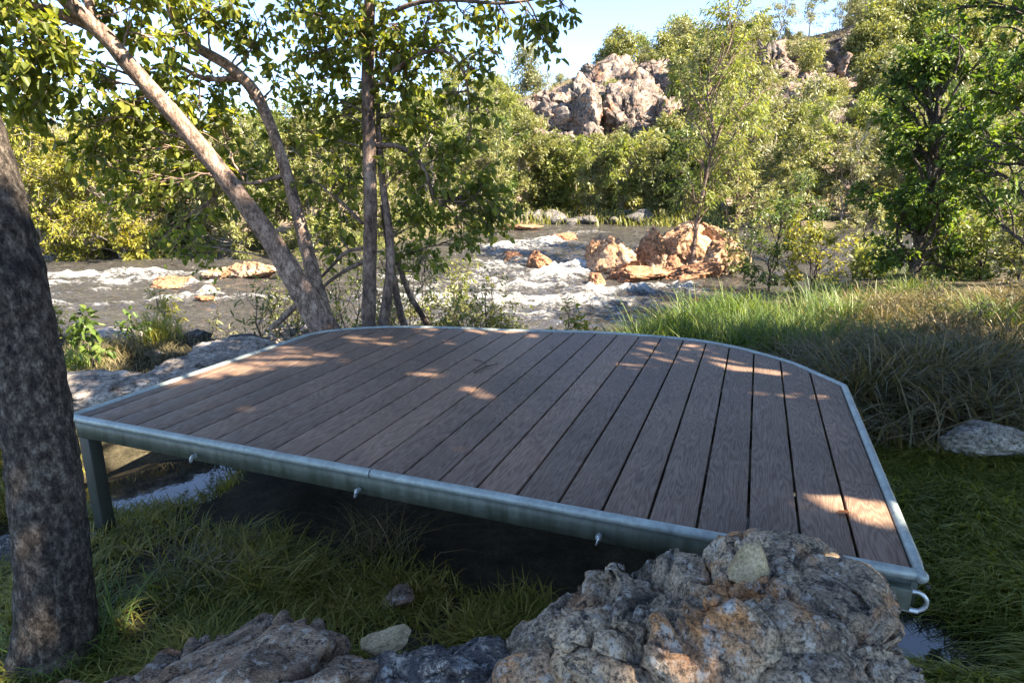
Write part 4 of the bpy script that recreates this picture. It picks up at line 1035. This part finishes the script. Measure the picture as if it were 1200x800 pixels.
sapling(305, 5.6, 0.7, 'leaf_olive', 'bark_twig', 'drooping olive sapling left of the leaning tree foot', 9, 20, 0.09, 0.02, clr=0.14)
sapling(196, 5.8, 0.5, 'leaf_yellow', 'bark_twig', 'yellow green feathery bush on the water edge of the rock shelf', 12, 40, 0.06, 0.012, name='bush', clr=0.12, crown=(0.05, 1))

for px, y_, h_, lf, lb in ((520, 5.8, 1.75, 'leaf_lime', 'light olive bush right of the thin dark leaning stems on the near bank'), (558, 5.9, 1.25, 'leaf_olive', 'fine leaved olive bush behind the thin bare sapling'), (472, 5.7, 1.6, 'leaf_olive', 'olive bush seen between the stems of the upright tree'),
                           (602, 5.8, 0.6, 'leaf_lime', 'low light green bush on the near bank right of the thin bare sapling'), (345, 5.9, 0.85, 'leaf_olive', 'low olive bush between the leaning tree stems'), (408, 5.8, 1.45, 'leaf_lime', 'light olive bush between the leaning tree and the upright tree')):
    p = at_ground(px, y_)
    tree('bush', p, grow(rng, h_, 0.014, (0, 0), (0.12, 1.0), 0.24, 30, 50, 0.055, 0.022, 0.20, 'rhomb', 0.6, stems=3, twigs=5), M['bark_twig'], M[lf], lb, 'bush')

for px, y_, h_, lb in ((1025, 4.9, .55, 'dry twiggy brown bush nearest the right corner of the deck'), (1075, 5.6, .6, 'dry twiggy brown bush behind the pale grey boulder'), (1135, 5.4, .62, 'dry twiggy brown bush right of the pale grey boulder'), (985, 5.8, .5, 'dry twiggy brown bush against the tall fresh grass'),
                       (1180, 6.4, .7, 'dry twiggy brown bush at the right edge of the photo'), (1090, 7.2, .65, 'dry twiggy brown bush halfway up the right bank'), (1040, 6.8, .55, 'dry twiggy brown bush below the dense tree')):
    p = at_ground(px, y_)
    tree('dry_bush', p, grow(rng, h_, 0.010, (0, 0), (0.05, 1.0), 0.45, 30, 46, 0.06, 0.011, 0.19, 'rhomb', 0.6, stems=5, twigs=7), M['bark_twig'], M['dry'], lb, 'bush')

# bushes of the left far bank and island: strongly lit, yellow green --------------------------
rng = np.random.default_rng(51)
ISL = [(40, 18.6, 4.4, 'leaf_yellow', 'tall yellow green willowy tree right of the near left trunk'),
       (95, 19.4, 5.0, 'leaf_yellow', 'tallest yellow green willowy tree on the left far bank'),
       (140, 19.0, 3.9, 'leaf_yellow', 'rounded yellow green tree at the tip of the left far bank'),
       (-15, 20.0, 4.6, 'leaf_olive', 'olive tree half hidden by the near left trunk'),
       (185, 19.8, 3.2, 'leaf_olive', 'olive bush left of the long leaning stem on the far bank'),
       (225, 20.5, 3.8, 'leaf_olive', 'olive tree seen just left of the leaning stem'),
       (275, 19.6, 3.6, 'leaf_olive', 'dusty olive bush between the two leaning stems low on the far bank'),
       (320, 20.4, 4.4, 'leaf_lime', 'yellow green tree between the two leaning stems'),
       (365, 20.0, 4.0, 'leaf_olive', 'olive tree between the leaning stem and the dark upright trunk'),
       (405, 21.0, 4.6, 'leaf_lime', 'yellow green tree directly left of the dark upright trunk'),
       (460, 22.0, 4.4, 'leaf_olive', 'olive tree directly right of the dark upright trunk'),
       (505, 23.0, 4.8, 'leaf_lime', 'yellow green tree behind the hanging branch of the upright tree'),
       (545, 25.0, 4.6, 'leaf_olive', 'olive tree left of the dark gap on the far bank')]
for px, y_, h_, lf, lb in ISL:
    p = at_ground(px, y_); p[2] = max(p[2], -1.38)
    tree('bank_tree' if h_ > 3.7 else 'bush', p, grow(rng, h_, 0.06, (rng.normal() * .05, 0), (0.03, 1.0), 0.32, 56, 260, 0.15, 0.05, 0.52, 'rhomb', 0.5, stems=3, twigs=6), M['bark_grey'], M[lf], lb, 'tree' if h_ > 3.7 else 'bush', 'trees on the left far bank')
# low dark bushes overhanging the far water line
FB = [(575, 28.8, 4.2, 'leaf_dark', 'dark tree at the left end of the far bank gap'), (700, 29.5, 3.4, 'leaf_olive', 'olive tree on the far bank right of the dark gap'),
      (728, 29.2, 3.5, 'leaf_lime', 'yellow green tree on the far bank above the big square boulder'), (765, 29.0, 3.2, 'leaf_olive', 'olive tree on the far bank above the rock bar'),
      (790, 28.5, 3.6, 'leaf_dark', 'dark tree on the far bank left of the tall slender tree'), (672, 31.5, 3.5, 'leaf_lime', 'broad yellow green tree on the far bank above the dark gap'),
      (635, 31.8, 3.7, 'leaf_olive', 'olive tree on the far bank left above the dark gap'), (600, 31.0, 4.4, 'leaf_olive', 'broad olive tree on the far bank above the upper rapids'),
      (570, 33.0, 5.2, 'leaf_lime', 'tallest yellow green tree on the far bank above the upper rapids'), (530, 32.0, 5.2, 'leaf_olive', 'olive tree on the far bank behind the hanging branch'),
      (845, 28.5, 4.6, 'leaf_lime', 'yellow green tree on the far bank behind the two slender trees'),
      (900, 26.0, 4.2, 'leaf_olive', 'olive tree on the far bank behind the dark bushes'), (940, 27.5, 4.6, 'leaf_lime', 'yellow green tree on the far bank right of the dark bushes'), (985, 26.5, 4.2, 'leaf_grey', 'grey green tree on the far bank left of the dense tree'),
      (1050, 27.0, 4.4, 'leaf_olive', 'olive tree on the far bank hidden behind the dense tree'), (1110, 26.0, 3.8, 'leaf_dark', 'dark tree on the far bank close behind the dense tree'), (1150, 27.0, 4.4, 'leaf_grey', 'grey green tree on the far bank right of the dense tree'), (1195, 27.0, 4.6, 'leaf_olive', 'olive tree on the far bank at the right edge of the photo')]
for k in range(16):
    px = 598 + 10 * k + rng.normal() * 3; s = rng.uniform(0.3, 0.6); y_ = 28.6 + rng.normal() * 0.4
    o = rock('bank_boulder', ((px - 600) / F_PX * y_ * 0.99, y_, -0.75 + 0.2 * rng.random()), (s * 1.4, s, s * 0.8), 600 + k, M['rock_dark'], rng.uniform(0, 3), 3, 0.1, 1.6)
    tag(o, 'dark boulder along the far water line in the shaded gap', 'boulder', 'dark boulders on the far water line')
for px, y_, h_, lf, lb in FB:
    p = at_ground(px, y_); p[2] = max(p[2], -0.95)
    tree('bank_tree', p, grow(rng, h_, 0.06, (rng.normal() * .05, 0), (0.06, 1.0), 0.27, 44, 210, 0.19, 0.065, 0.55, 'rhomb', 0.5, stems=2, twigs=5), M['bark_grey'], M[lf], lb, 'tree', 'trees on the far bank')

# hillside -------------------------------------------------------------------------------------
rng = np.random.default_rng(61)
def crag(px, py, Y, s, lb, rz=0.0, tilt=(0, 0)):
    c = on_y(px, py, Y)
    o = rock('crag', c, s, int(rng.integers(900)), M['hill_rock'], rz, 5, 0.12, 1.7, tilt, nplanes=14, cut=(0.4, 0.8), strata=0.02, chis=0.13)
    tag(o, lb, 'rock', 'crags on the far hillside'); return o
CR = [(722, 130, 62, (5.6, 4, 4.2), 'tallest pale crag on the hilltop', 0.3), (690, 130, 60, (2.6, 3, 3.6), 'dark sided crag left of the tallest crag', 0.5), (758, 130, 60, (3.0, 3, 4.6), 'crag right of the tallest crag', 0.1),
      (735, 165, 56, (2.0, 2, 3.0), 'pale crag below the tallest crag', 0.4), (650, 130, 60, (2.6, 2.5, 1.7), 'stepped crag on the ridge left of the tallest crag', 0.2), (620, 148, 58, (1.6, 2, 2.0), 'lowest crag at the left end of the ridge', 0.2),
      (700, 92, 64, (2.0, 2, 1.4), 'pale block at the top left of the tallest crag', 0.2), (765, 100, 65, (3.4, 2, 2.4), 'crag at the top right of the tallest crag', 0.2),
      (905, 80, 62, (3.0, 3, 3.0), 'shadowed crag high on the right slope', 0.2), (920, 110, 58, (2.0, 2, 1.6), 'crag below the shadowed crag on the right slope', 0.4), (930, 150, 50, (2.2, 2, 1.2), 'long ledge in the middle of the right slope', 0.1),
      (1050, 75, 60, (1.8, 2, 1.6), 'pale crag high right behind the dense tree', 0.3), (1000, 60, 64, (2.4, 2, 1.4), 'pale crag near the ridge top on the right', 0.6), (860, 180, 46, (1.6, 1.5, 1.0), 'low crag behind the slender tree', 0.3),
      (1110, 115, 52, (1.4, 2, 1.2), 'pale crag at the far right of the slope', 0.3), (960, 190, 44, (1.8, 1.5, 0.8), 'low ledge at the foot of the right slope', 0.3)]
CR += [(645, 150, 57, (3.0, 2.5, 2.0), 'broad broken crag on the left shoulder of the ridge', 0.2), (682, 150, 56, (2.4, 2.5, 3.4), 'steep crag between the ridge shoulder and the tallest crag', 0.4), (738, 140, 57, (3.6, 3, 4.2), 'wide cliff face under the tallest crag', 0.15),
       (775, 150, 57, (2.4, 2.5, 3.6), 'cliff face right of the wide cliff face', 0.5), (700, 175, 53, (2.2, 2, 2.0), 'low crag at the foot of the cliff', 0.3), (890, 120, 57, (3.2, 2.5, 2.2), 'broad crag across the middle of the right slope', 0.2), (960, 110, 58, (2.6, 2.5, 2.0), 'crag right of the broad crag on the right slope', 0.35), (925, 190, 45, (2.0, 2, 1.2), 'crag low on the right slope', 0.1)]
for px, py, Y, s, lb, rz in CR: crag(px, py, Y, s, lb, rz)
for k in range(36):
    py = 95 + 100 * rng.random(); px = rng.uniform(650, 790) - (35 if py > 120 else 0) * rng.random(); Y = 63 - 10 * (py - 95) / 100
    s = rng.uniform(1.0, 2.2)
    o = rock('hilltop_block', on_y(px, py, Y), (s * rng.uniform(.7, 1.1), s, s * rng.uniform(0.6, 1.2)), 500 + k, M['hill_rock'], rng.uniform(0, 3), 4, 0.10, 1.7, (rng.normal() * .12, rng.normal() * .12), nplanes=12, cut=(0.4, 0.75), chis=0.13)
    tag(o, 'blocky pale boulder stacked on the crag of the hilltop', 'boulder', 'stacked blocks of the hilltop crag')
for k in range(16):
    px, py = rng.uniform(855, 1010), rng.uniform(50, 185); Y = 66 - 22 * (py - 50) / 135; x = (px - 600) / F_PX * Y * 0.97; s = rng.uniform(0.8, 1.9)
    o = rock('slope_block', (x, Y, tz(x, Y) + 0.25 * s), (s * rng.uniform(.9, 1.6), s, s * rng.uniform(.6, 1.0)), 700 + k, M['hill_rock'], rng.uniform(0, 3), 4, 0.10, 1.7, (rng.normal() * .15, rng.normal() * .15), nplanes=12, cut=(0.4, 0.75), chis=0.13)
    tag(o, 'big blocky brown rock bedded in the right slope of the hill', 'boulder', 'blocky rocks on the right slope')
# boulders scattered on the slope: a few shapes, copied
protos = []
for k in range(6):
    o = rock('hillside_boulder', (0, 0, 0), (1, 0.8, 0.7), 300 + k, M['hill_rock'], 0, 4, 0.12, 1.6, nplanes=12, cut=(0.45, 0.8)); protos.append(o)
used = set(); nb = 0; k = 0
while nb < 150 and k < 4000:
    k += 1
    Y = rng.uniform(33, 74); x = Y * rng.uniform(-0.12, 0.78); 
    dens = 0.25 + 0.75 * (fbm(np.array([[x * 0.12, Y * 0.12, 0.0]]), 2, 71)[0] > 0.0)
    if rng.random() > dens: continue
    q = protos[nb % 6]
    o = q if nb < 6 else q.copy()
    if nb >= 6: C.objects.link(o)
    s = rng.uniform(0.35, 1.25) * (0.7 + 0.3 * (Y > 45))
    o.location = (x, Y, tz(x, Y) + 0.12 * s); o.rotation_euler = (rng.normal() * 0.25, rng.normal() * 0.25, rng.uniform(0, 6.28)); o.scale = (s * rng.uniform(.8, 1.5), s, s * rng.uniform(.6, 1.2))
    tag(o, 'pale brown boulder scattered among scrub on the far hillside', 'boulder', 'boulders on the far hillside'); nb += 1
# scrub trees: five kinds, copied
KINDS = [('olive scrub tree on the far hillside', 'leaf_olive', 3.0, 0.32, 26, 120, 0.24, 0.10, 0.55),
         ('grey green scrub tree on the far hillside', 'leaf_grey', 3.4, 0.26, 24, 110, 0.24, 0.09, 0.55),
         ('yellow green scrub tree on the far hillside', 'leaf_lime', 2.6, 0.34, 24, 110, 0.22, 0.10, 0.50),
         ('dark green scrub tree on the far hillside', 'leaf_dark', 2.8, 0.32, 24, 110, 0.22, 0.10, 0.50),
         ('low grey green shrub on the far hillside', 'leaf_grey', 1.5, 0.5, 16, 90, 0.18, 0.08, 0.40)]
tp_ = []
for kk, (lb, lf, h_, cw, ncl, nl, ln, wd, clr) in enumerate(KINDS):
    for v in range(2):
        tp_.append((tree('scrub_tree' if kk < 4 else 'shrub', (0, 0, -50), grow(rng, h_, 0.06, (rng.normal() * .06, 0), (0.12, 1.0), cw, ncl, nl, ln, wd, clr, 'rhomb', 0.4, stems=1 + v, twigs=4, cloud=True, wood_n=6), M['bark_grey'], M[lf], lb, 'tree' if kk < 4 else 'shrub', lb.split(' on the')[0] + 's on the far hillside'), kk))
cnt = [0] * len(tp_); n_ = 0; k = 0
W5 = np.array([0.30, 0.22, 0.12, 0.12, 0.24])
while n_ < 420 and k < 9000:
    k += 1
    Y = 31 + 47 * rng.random() ** 0.85; th = rng.uniform(-0.86, 0.80); x = Y * th
    if Y < shore_far(x) + 3: continue
    if th < -0.12 and Y > 60: continue
    kk = rng.choice(5, p=W5); j = kk * 2 + rng.integers(2)
    gz = tz(x, Y); qx, qy = to_px((x, Y, gz)); qx2, qt = to_px((x, Y, gz + 2.4))
    if 610 < qx < 785 and qt < 190 and qy > 60 + 0.9 * max(0, 690 - qx) and rng.random() < (0.82 if kk < 4 else 0.0): continue
    if 860 < qx < 1010 and 40 < qy < 215 and rng.random() < (0.68 if kk < 4 else 0.08): continue
    s = rng.uniform(0.65, 1.3) * (1.0 + 0.25 * (Y > 60))
    if cnt[j] == 0:
        r = tp_[j][0]; r.location = (x, Y, tz(x, Y) - 0.1); r.rotation_euler = (0, 0, rng.uniform(0, 6.28)); r.scale = (s, s, s)
    else: r = dup(tp_[j][0], (x, Y, tz(x, Y) - 0.1), rng.uniform(0, 6.28), s)
    cnt[j] += 1; n_ += 1
# taller trees along the ridge against the sky
RG = [(500, 66, 5.0), (525, 64, 4.4), (480, 68, 4.6), (560, 60, 4.0), (597, 62, 4.2), (640, 66, 4.4), (705, 69, 3.2), (752, 70, 2.4), (795, 70, 3.6), (835, 68, 4.6), (870, 66, 5.2), (905, 72, 5.2), (940, 72, 4.6), (1003, 71, 5.4), (1040, 72, 4.4), (1085, 72, 4.4), (1130, 70, 4.4), (975, 71, 3.8)]
rp = [tree('ridge_tree', (0, 0, -60), grow(rng, 5.0, 0.09, (rng.normal() * .05, 0), (0.35, 1.0), 0.30, 20, 90, 0.26, 0.08, 0.55, 'rhomb', 0.6, stems=1 + (v == 2), cloud=True, wood_n=6), M['bark_grey'], M['leaf_grey'], 'tall sparse grey green tree on the ridge against the sky', 'tree', 'tall trees on the hill ridge') for v in range(3)]
for k, (px, Y, h_) in enumerate(RG):
    x = (px - 600) / F_PX * Y * math.cos(PITCH) * 0.97; s = h_ / 5.0
    if k < 3: r = rp[k]; r.location = (x, Y, tz(x, Y) - 0.2); r.scale = (s, s, s)
    else: r = dup(rp[k % 3], (x, Y, tz(x, Y) - 0.2), k * 1.3, s)
# grass tufts over the whole slope
a = Acc(); n = 9000
Yh = 30 + 48 * rng.random(n); xh = Yh * rng.uniform(-0.9, 0.85, n); ok = Yh > shore_far(xh) + 0.6; xh, Yh = xh[ok], Yh[ok]
P = np.c_[xh, Yh, terrain(xh, Yh)]
P = np.repeat(P, 4, 0) + rng.normal(size=(len(P) * 4, 3)) * np.array([0.25, 0.25, 0.02])
blades(a, rng, P, 0.42, 0.075, 0.5, 0.5)
tag(a.build('hillside_grass', M['straw']), 'straw coloured grass covering the far hillside', 'grass', kind='stuff')
# reedy strip on the far water line
a = Acc(); n = 2600
xh = np.r_[rng.uniform(4.5, 9, n // 2), rng.uniform(-2, 9, n - n // 2)][rng.random(n) < 0.6]; n = len(xh); Yh = shore_far(xh) + rng.normal(size=n) * 0.5 + 0.4
blades(a, rng, np.c_[xh, Yh, np.maximum(terrain(xh, Yh), -0.95)], 0.55, 0.05, 0.4, 0.4, 0.1)
tag(a.build('bank_reeds', M['leaf_olive']), 'yellow green reeds along the far water line', 'reeds', kind='stuff')

# ------------------------------------------------------------------ grass of the near bank
rng = np.random.default_rng(71)
def tufts(n, per, cx, cy, spread, zmin=-9):
    """n tufts; cx, cy callables giving tuft centres"""
    x, y = cx(n), cy(n)
    P = np.c_[np.repeat(x, per), np.repeat(y, per)] + rng.normal(size=(n * per, 2)) * spread
    z = terrain(P[:, 0], P[:, 1]); k = z > zmin
    return np.c_[P, z - 0.015][k]
def outside_deck(P, m=0.06):
    q = P[:, :2] - FLc; u, v = q @ -ux, q @ vy
    return ~((u > -m) & (u < WID + m) & (v > -m) & (v < far_v(np.clip(u, 0, WID)) + m))
def far_px(n, x0, x1, y0, y1, z):
    a_ = np.array([on_z(px, py, z)[:2] for px, py in zip(rng.uniform(x0, x1, n), rng.uniform(y0, y1, n))]); return a_
# fresh reeds behind the right half of the deck
a = Acc()
c = np.vstack([far_px(230, 690, 1000, 372, 428, -0.62), far_px(90, 850, 990, 380, 430, -0.6), far_px(60, 600, 720, 384, 396, -0.7)])
c = c[noise(np.c_[c * 1.7, np.zeros(len(c))], 7) > -0.45]; ch = np.repeat(rng.uniform(0.45, 1.25, len(c)), 46); ct = np.repeat(rng.normal(size=len(c)) * 0.16, 46); cl = np.repeat(rng.normal(size=(len(c), 2)) * 0.7, 46, 0)
P = np.repeat(c, 46, 0) + rng.normal(size=(len(c) * 46, 2)) * 0.085
P = np.c_[P, terrain(P[:, 0], P[:, 1]) - 0.02]; kp = outside_deck(P, 0.03) & (P[:, 2] > -1.25); P = P[kp]; ch = ch[kp]; ct = ct[kp]; cl = cl[kp]
blades(a, rng, P, 0.50 * ch, 0.010, 0.38, 0.45, ct, dirs=np.c_[cl, np.zeros(len(cl))])
tag(a.build('green_reeds', M['reed']), 'tall fresh green grass behind the right side of the deck', 'grass', kind='stuff')
a = Acc()
c = np.vstack([far_px(26, 1060, 1140, 318, 335, -0.9), far_px(20, 940, 1100, 350, 362, -0.7)])
P = np.repeat(c, 40, 0) + rng.normal(size=(len(c) * 40, 2)) * 0.16
P = np.c_[P, terrain(P[:, 0], P[:, 1]) - 0.02]; P = P[P[:, 2] > -1.2]
blades(a, rng, P, 0.42, 0.010, 0.35, 0.4, 0.05)
tag(a.build('pool_reeds', M['reed']), 'green reeds around the small pool under the dense tree', 'reeds', kind='stuff')
# dry brown grass on the right bank
a = Acc()
c = np.vstack([far_px(420, 960, 1300, 350, 500, -0.45), far_px(150, 1000, 1300, 335, 380, -0.3)])
P = np.repeat(c, 52, 0) + rng.normal(size=(len(c) * 52, 2)) * 0.15
P = np.c_[P, terrain(P[:, 0], P[:, 1]) - 0.02]; P = P[outside_deck(P, 0.05) & (P[:, 2] > -1.2)]
blades(a, rng, P, 0.45 * (1 + 0.5 * noise(np.c_[P[:, :2] * 1.1, np.zeros(len(P))], 97)), 0.012, 0.7, 0.75, np.clip(0.4 * fbm(np.c_[P[:, :2] * 1.4, np.zeros(len(P))], 3, 95), -0.35, 0.5))
tag(a.build('dry_grass', M['dry']), 'dry brown and olive grass falling over on the right bank', 'grass', kind='stuff')
DT = [(1010, 470, .55, 'dry', 'tangled dry grass mound nearest the right corner of the deck'), (1065, 455, .6, 'dry', 'tangled dry grass mound behind the pale grey boulder'), (1130, 450, .6, 'dry', 'dry grass mound up the bank from the pale grey boulder'), (985, 440, .5, 'dry', 'dry grass mound against the curved deck edge'),
      (1180, 425, .65, 'dry', 'tall dry grass mound at the right edge of the photo'), (1040, 415, .55, 'reed', 'greenish grass mound between the deck and the dense tree'), (1100, 400, .6, 'dry', 'dry grass mound below the dense tree'), (1160, 380, .65, 'reed', 'greenish grass mound below the right edge tree'),
      (960, 412, .5, 'reed', 'fresh green mound at the end of the tall grass'), (905, 400, .5, 'reed', 'fresh green mound behind the curve of the deck'), (790, 385, .45, 'reed', 'fresh green mound behind the middle of the far deck edge'), (730, 382, .4, 'reed', 'small green mound right of the yellow green bush')]
for px, py, h_, mt, lb in DT:
    c = on_z(px, py, -0.45); n = 520
    P = np.repeat(c[None, :2], n, 0) + rng.normal(size=(n, 2)) * 0.11; P = np.c_[P, terrain(P[:, 0], P[:, 1]) - 0.02]; P = P[outside_deck(P, 0.03)]
    a = Acc(); blades(a, rng, P, h_, 0.012, 0.45, 0.7, rng.normal() * 0.1); tag(a.build('grass_mound', M[mt]), lb, 'grass')
# matted wet grass right of and below the deck, and around the boulder
a = Acc()
c = np.vstack([far_px(700, 1040, 1320, 500, 830, -0.62), far_px(160, 1010, 1250, 470, 560, -0.55)])
P = np.repeat(c, 46, 0) + rng.normal(size=(len(c) * 46, 2)) * 0.07
P = np.c_[P, terrain(P[:, 0], P[:, 1]) - 0.01]; P = P[outside_deck(P, -0.02)]
def off_puddle(P):
    k = np.ones(len(P), bool)
    for c_, rx, ry in PUDDLES: k &= ((P[:, 0] - c_[0]) / (rx * 0.85)) ** 2 + ((P[:, 1] - c_[1]) / (ry * 0.85)) ** 2 > 1
    return P[k]
P = off_puddle(P)
blades(a, rng, P, 0.13, 0.0075, 0.9, 0.9, np.clip(0.45 * fbm(np.c_[P[:, :2] * 2.2, np.zeros(len(P))], 3, 93), -0.3, 0.5), dirs=np.array([-0.7, -0.7, 0]))
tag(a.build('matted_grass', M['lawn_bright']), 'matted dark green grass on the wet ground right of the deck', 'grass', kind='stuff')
# grass in the shade in front of and under the deck
a = Acc()
c = np.vstack([far_px(1000, -60, 640, 560, 840, -0.66), far_px(200, -80, 130, 480, 640, -0.62)])
q_ = c - FLc; c = c[~((q_ @ -ux > 0.1) & (q_ @ vy > 0.22))]; c = c[noise(np.c_[c * 2.4, np.zeros(len(c))], 107) > -0.12]
P = np.repeat(c, 42, 0) + rng.normal(size=(len(c) * 42, 2)) * 0.06
P = np.c_[P, terrain(P[:, 0], P[:, 1]) - 0.01]; P = off_puddle(P)
blades(a, rng, P, 0.105 * (1 + 0.6 * noise(np.c_[P[:, :2] * 2.0, np.zeros(len(P))], 99)), 0.0065, 0.7, 0.8, np.clip(0.45 * fbm(np.c_[P[:, :2] * 2.6, np.zeros(len(P))], 3, 91), -0.3, 0.5))
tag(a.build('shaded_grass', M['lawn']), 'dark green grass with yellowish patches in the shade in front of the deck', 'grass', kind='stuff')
TU = [((300, 690), 'lawn', 0.16, 260, 'yellowish grass tussock in the shade in front of the deck', 0.18), ((245, 690), 'dry', 0.16, 220, 'brownish grass tussock left of the yellowish tussock', 0.1),
      ((110, 770), 'reed', 0.14, 260, 'bright green tussock at the foot of the near left trunk', 0.1), ((440, 660), 'dry', 0.18, 160, 'thin dry tussock near the middle of the deck shadow', 0.0)]
for (px, py), mt, h_, n, lb, tn in TU:
    c = on_z(px, py, -0.63); P = np.repeat(c[None, :2], n, 0) + rng.normal(size=(n, 2)) * 0.085
    a = Acc(); blades(a, rng, np.c_[P, terrain(P[:, 0], P[:, 1])], h_ * 1.1, 0.005, 0.9, 0.8, tn); tag(a.build('tussock', M[mt]), lb, 'grass')
for (px, py), h_, n, mt, lb in (((138, 412), 0.20, 300, 'straw', 'pale straw tussock on the rock shelf left of the deck'), ((85, 425), 0.20, 260, 'reed', 'green tussock at the foot of the dark leaved sapling'),
                                ((185, 398), 0.28, 240, 'leaf_yellow', 'yellow green tussock at the water edge of the rock shelf')):
    c = on_z(px, py, -0.36); P = np.repeat(c[None, :2], n, 0) + rng.normal(size=(n, 2)) * 0.085
    a = Acc(); blades(a, rng, np.c_[P, np.maximum(terrain(P[:, 0], P[:, 1]), -0.42)], h_, 0.006, 0.5, 0.5, 0.1); tag(a.build('tussock', M[mt]), lb, 'grass')
a = Acc()
for bx, by, tx, ty in ((138, 785, 118, 655), (132, 770, 122, 660), (112, 760, 82, 650)):
    p0 = on_z(bx, by, -0.62); p1 = on_y(tx, ty, p0[1] + 0.02); tube(a, resample([p0, (p0 + p1) / 2 + np.array([0.01, 0, 0]), p1], 10), np.linspace(0.0028, 0.0014, 10), 5)
tag(a.build('grass_stalk', M['reed']), 'long pale green grass stalks beside the near left trunk', 'grass stalks')
# straw litter on the shelf
a = Acc(); c = far_px(260, 60, 350, 385, 480, -0.42)
P = np.repeat(c, 26, 0) + rng.normal(size=(len(c) * 26, 2)) * 0.08; P = np.c_[P, terrain(P[:, 0], P[:, 1])]; P = P[outside_deck(P, 0.03) & (P[:, 2] > -1)]
blades(a, rng, P, 0.09, 0.005, 1.2, 1.0, 0.0)
tag(a.build('straw_litter', M['straw']), 'straw litter between the pale bank rocks left of the deck', 'grass', kind='stuff')

# ------------------------------------------------------------------ trees behind the camera that shade the deck and the foreground
rng = np.random.default_rng(81)
SHD = [(4.6, -0.6, 7.2, 'broad shade tree right of the photo on the near bank'), (6.4, 0.9, 6.8, 'tall shade tree right of the photo by the deck'), 
       (7.4, 3.0, 6.2, 'shade tree right of the photo beyond the deck'), (4.5, 2.1, 7.4, 'shade tree right of the photo closest to the deck')]
SUNNY = [(265, 425, .2), (170, 436, .2), (215, 432, .18), (120, 448, .16), (335, 412, .10), (360, 420, .13), (392, 421, .08), (430, 398, .10), (455, 402, .10), (470, 420, .05), (500, 437, .05), (790, 408, .13), (820, 418, .13), (850, 424, .12), (770, 420, .10), (745, 428, .06), (875, 432, .10), (940, 466, .05), (965, 470, .05), (895, 463, .045), (985, 590, .05), (1012, 596, .055), (1035, 604, .05), (960, 588, .035)]
def let_sun(Lf, root):
    s = np.array(sun_from)
    for k in range(len(Lf.V)):
        V = Lf.V[k].reshape(-1, 6, 3); c = V.mean(1) + root; keep = np.ones(len(V), bool)
        for px, py, r_ in SUNNY:
            d = c - on_z(px, py, 0); keep &= np.linalg.norm(d - (d @ s)[:, None] * s, axis=1) > r_ + 0.05
        Lf.V[k] = V[keep].reshape(-1, 3); R_ = Lf.R[k].reshape(-1, 2)[keep].ravel()
        Lf.R[k] = R_; Lf.S[k] = np.full(len(R_), 4)
    n = 0
    for k in range(len(Lf.V)):
        m_ = len(Lf.V[k]) // 6
        Lf.L[k] = (np.arange(m_)[:, None, None] * 6 + np.array([[0, 1, 2, 3], [0, 3, 4, 5]])[None] + n).ravel(); n += m_ * 6
    Lf.n = n
for x, y, h_, lb in SHD:
    WL = grow(rng, h_, 0.13, (0, 0), (0.34, 1.0), 0.38, 70, 330 if x < 7 else 170, 0.15, 0.10, 0.62, 'oval', 0.4, twigs=6)
    let_sun(WL[1], np.array([x, y, tz(x, y) - 0.05]))
    tree('shade_tree', (x, y, tz(x, y) - 0.05), WL, M['bark_brown'], M['leaf_shade'], lb, 'tree')
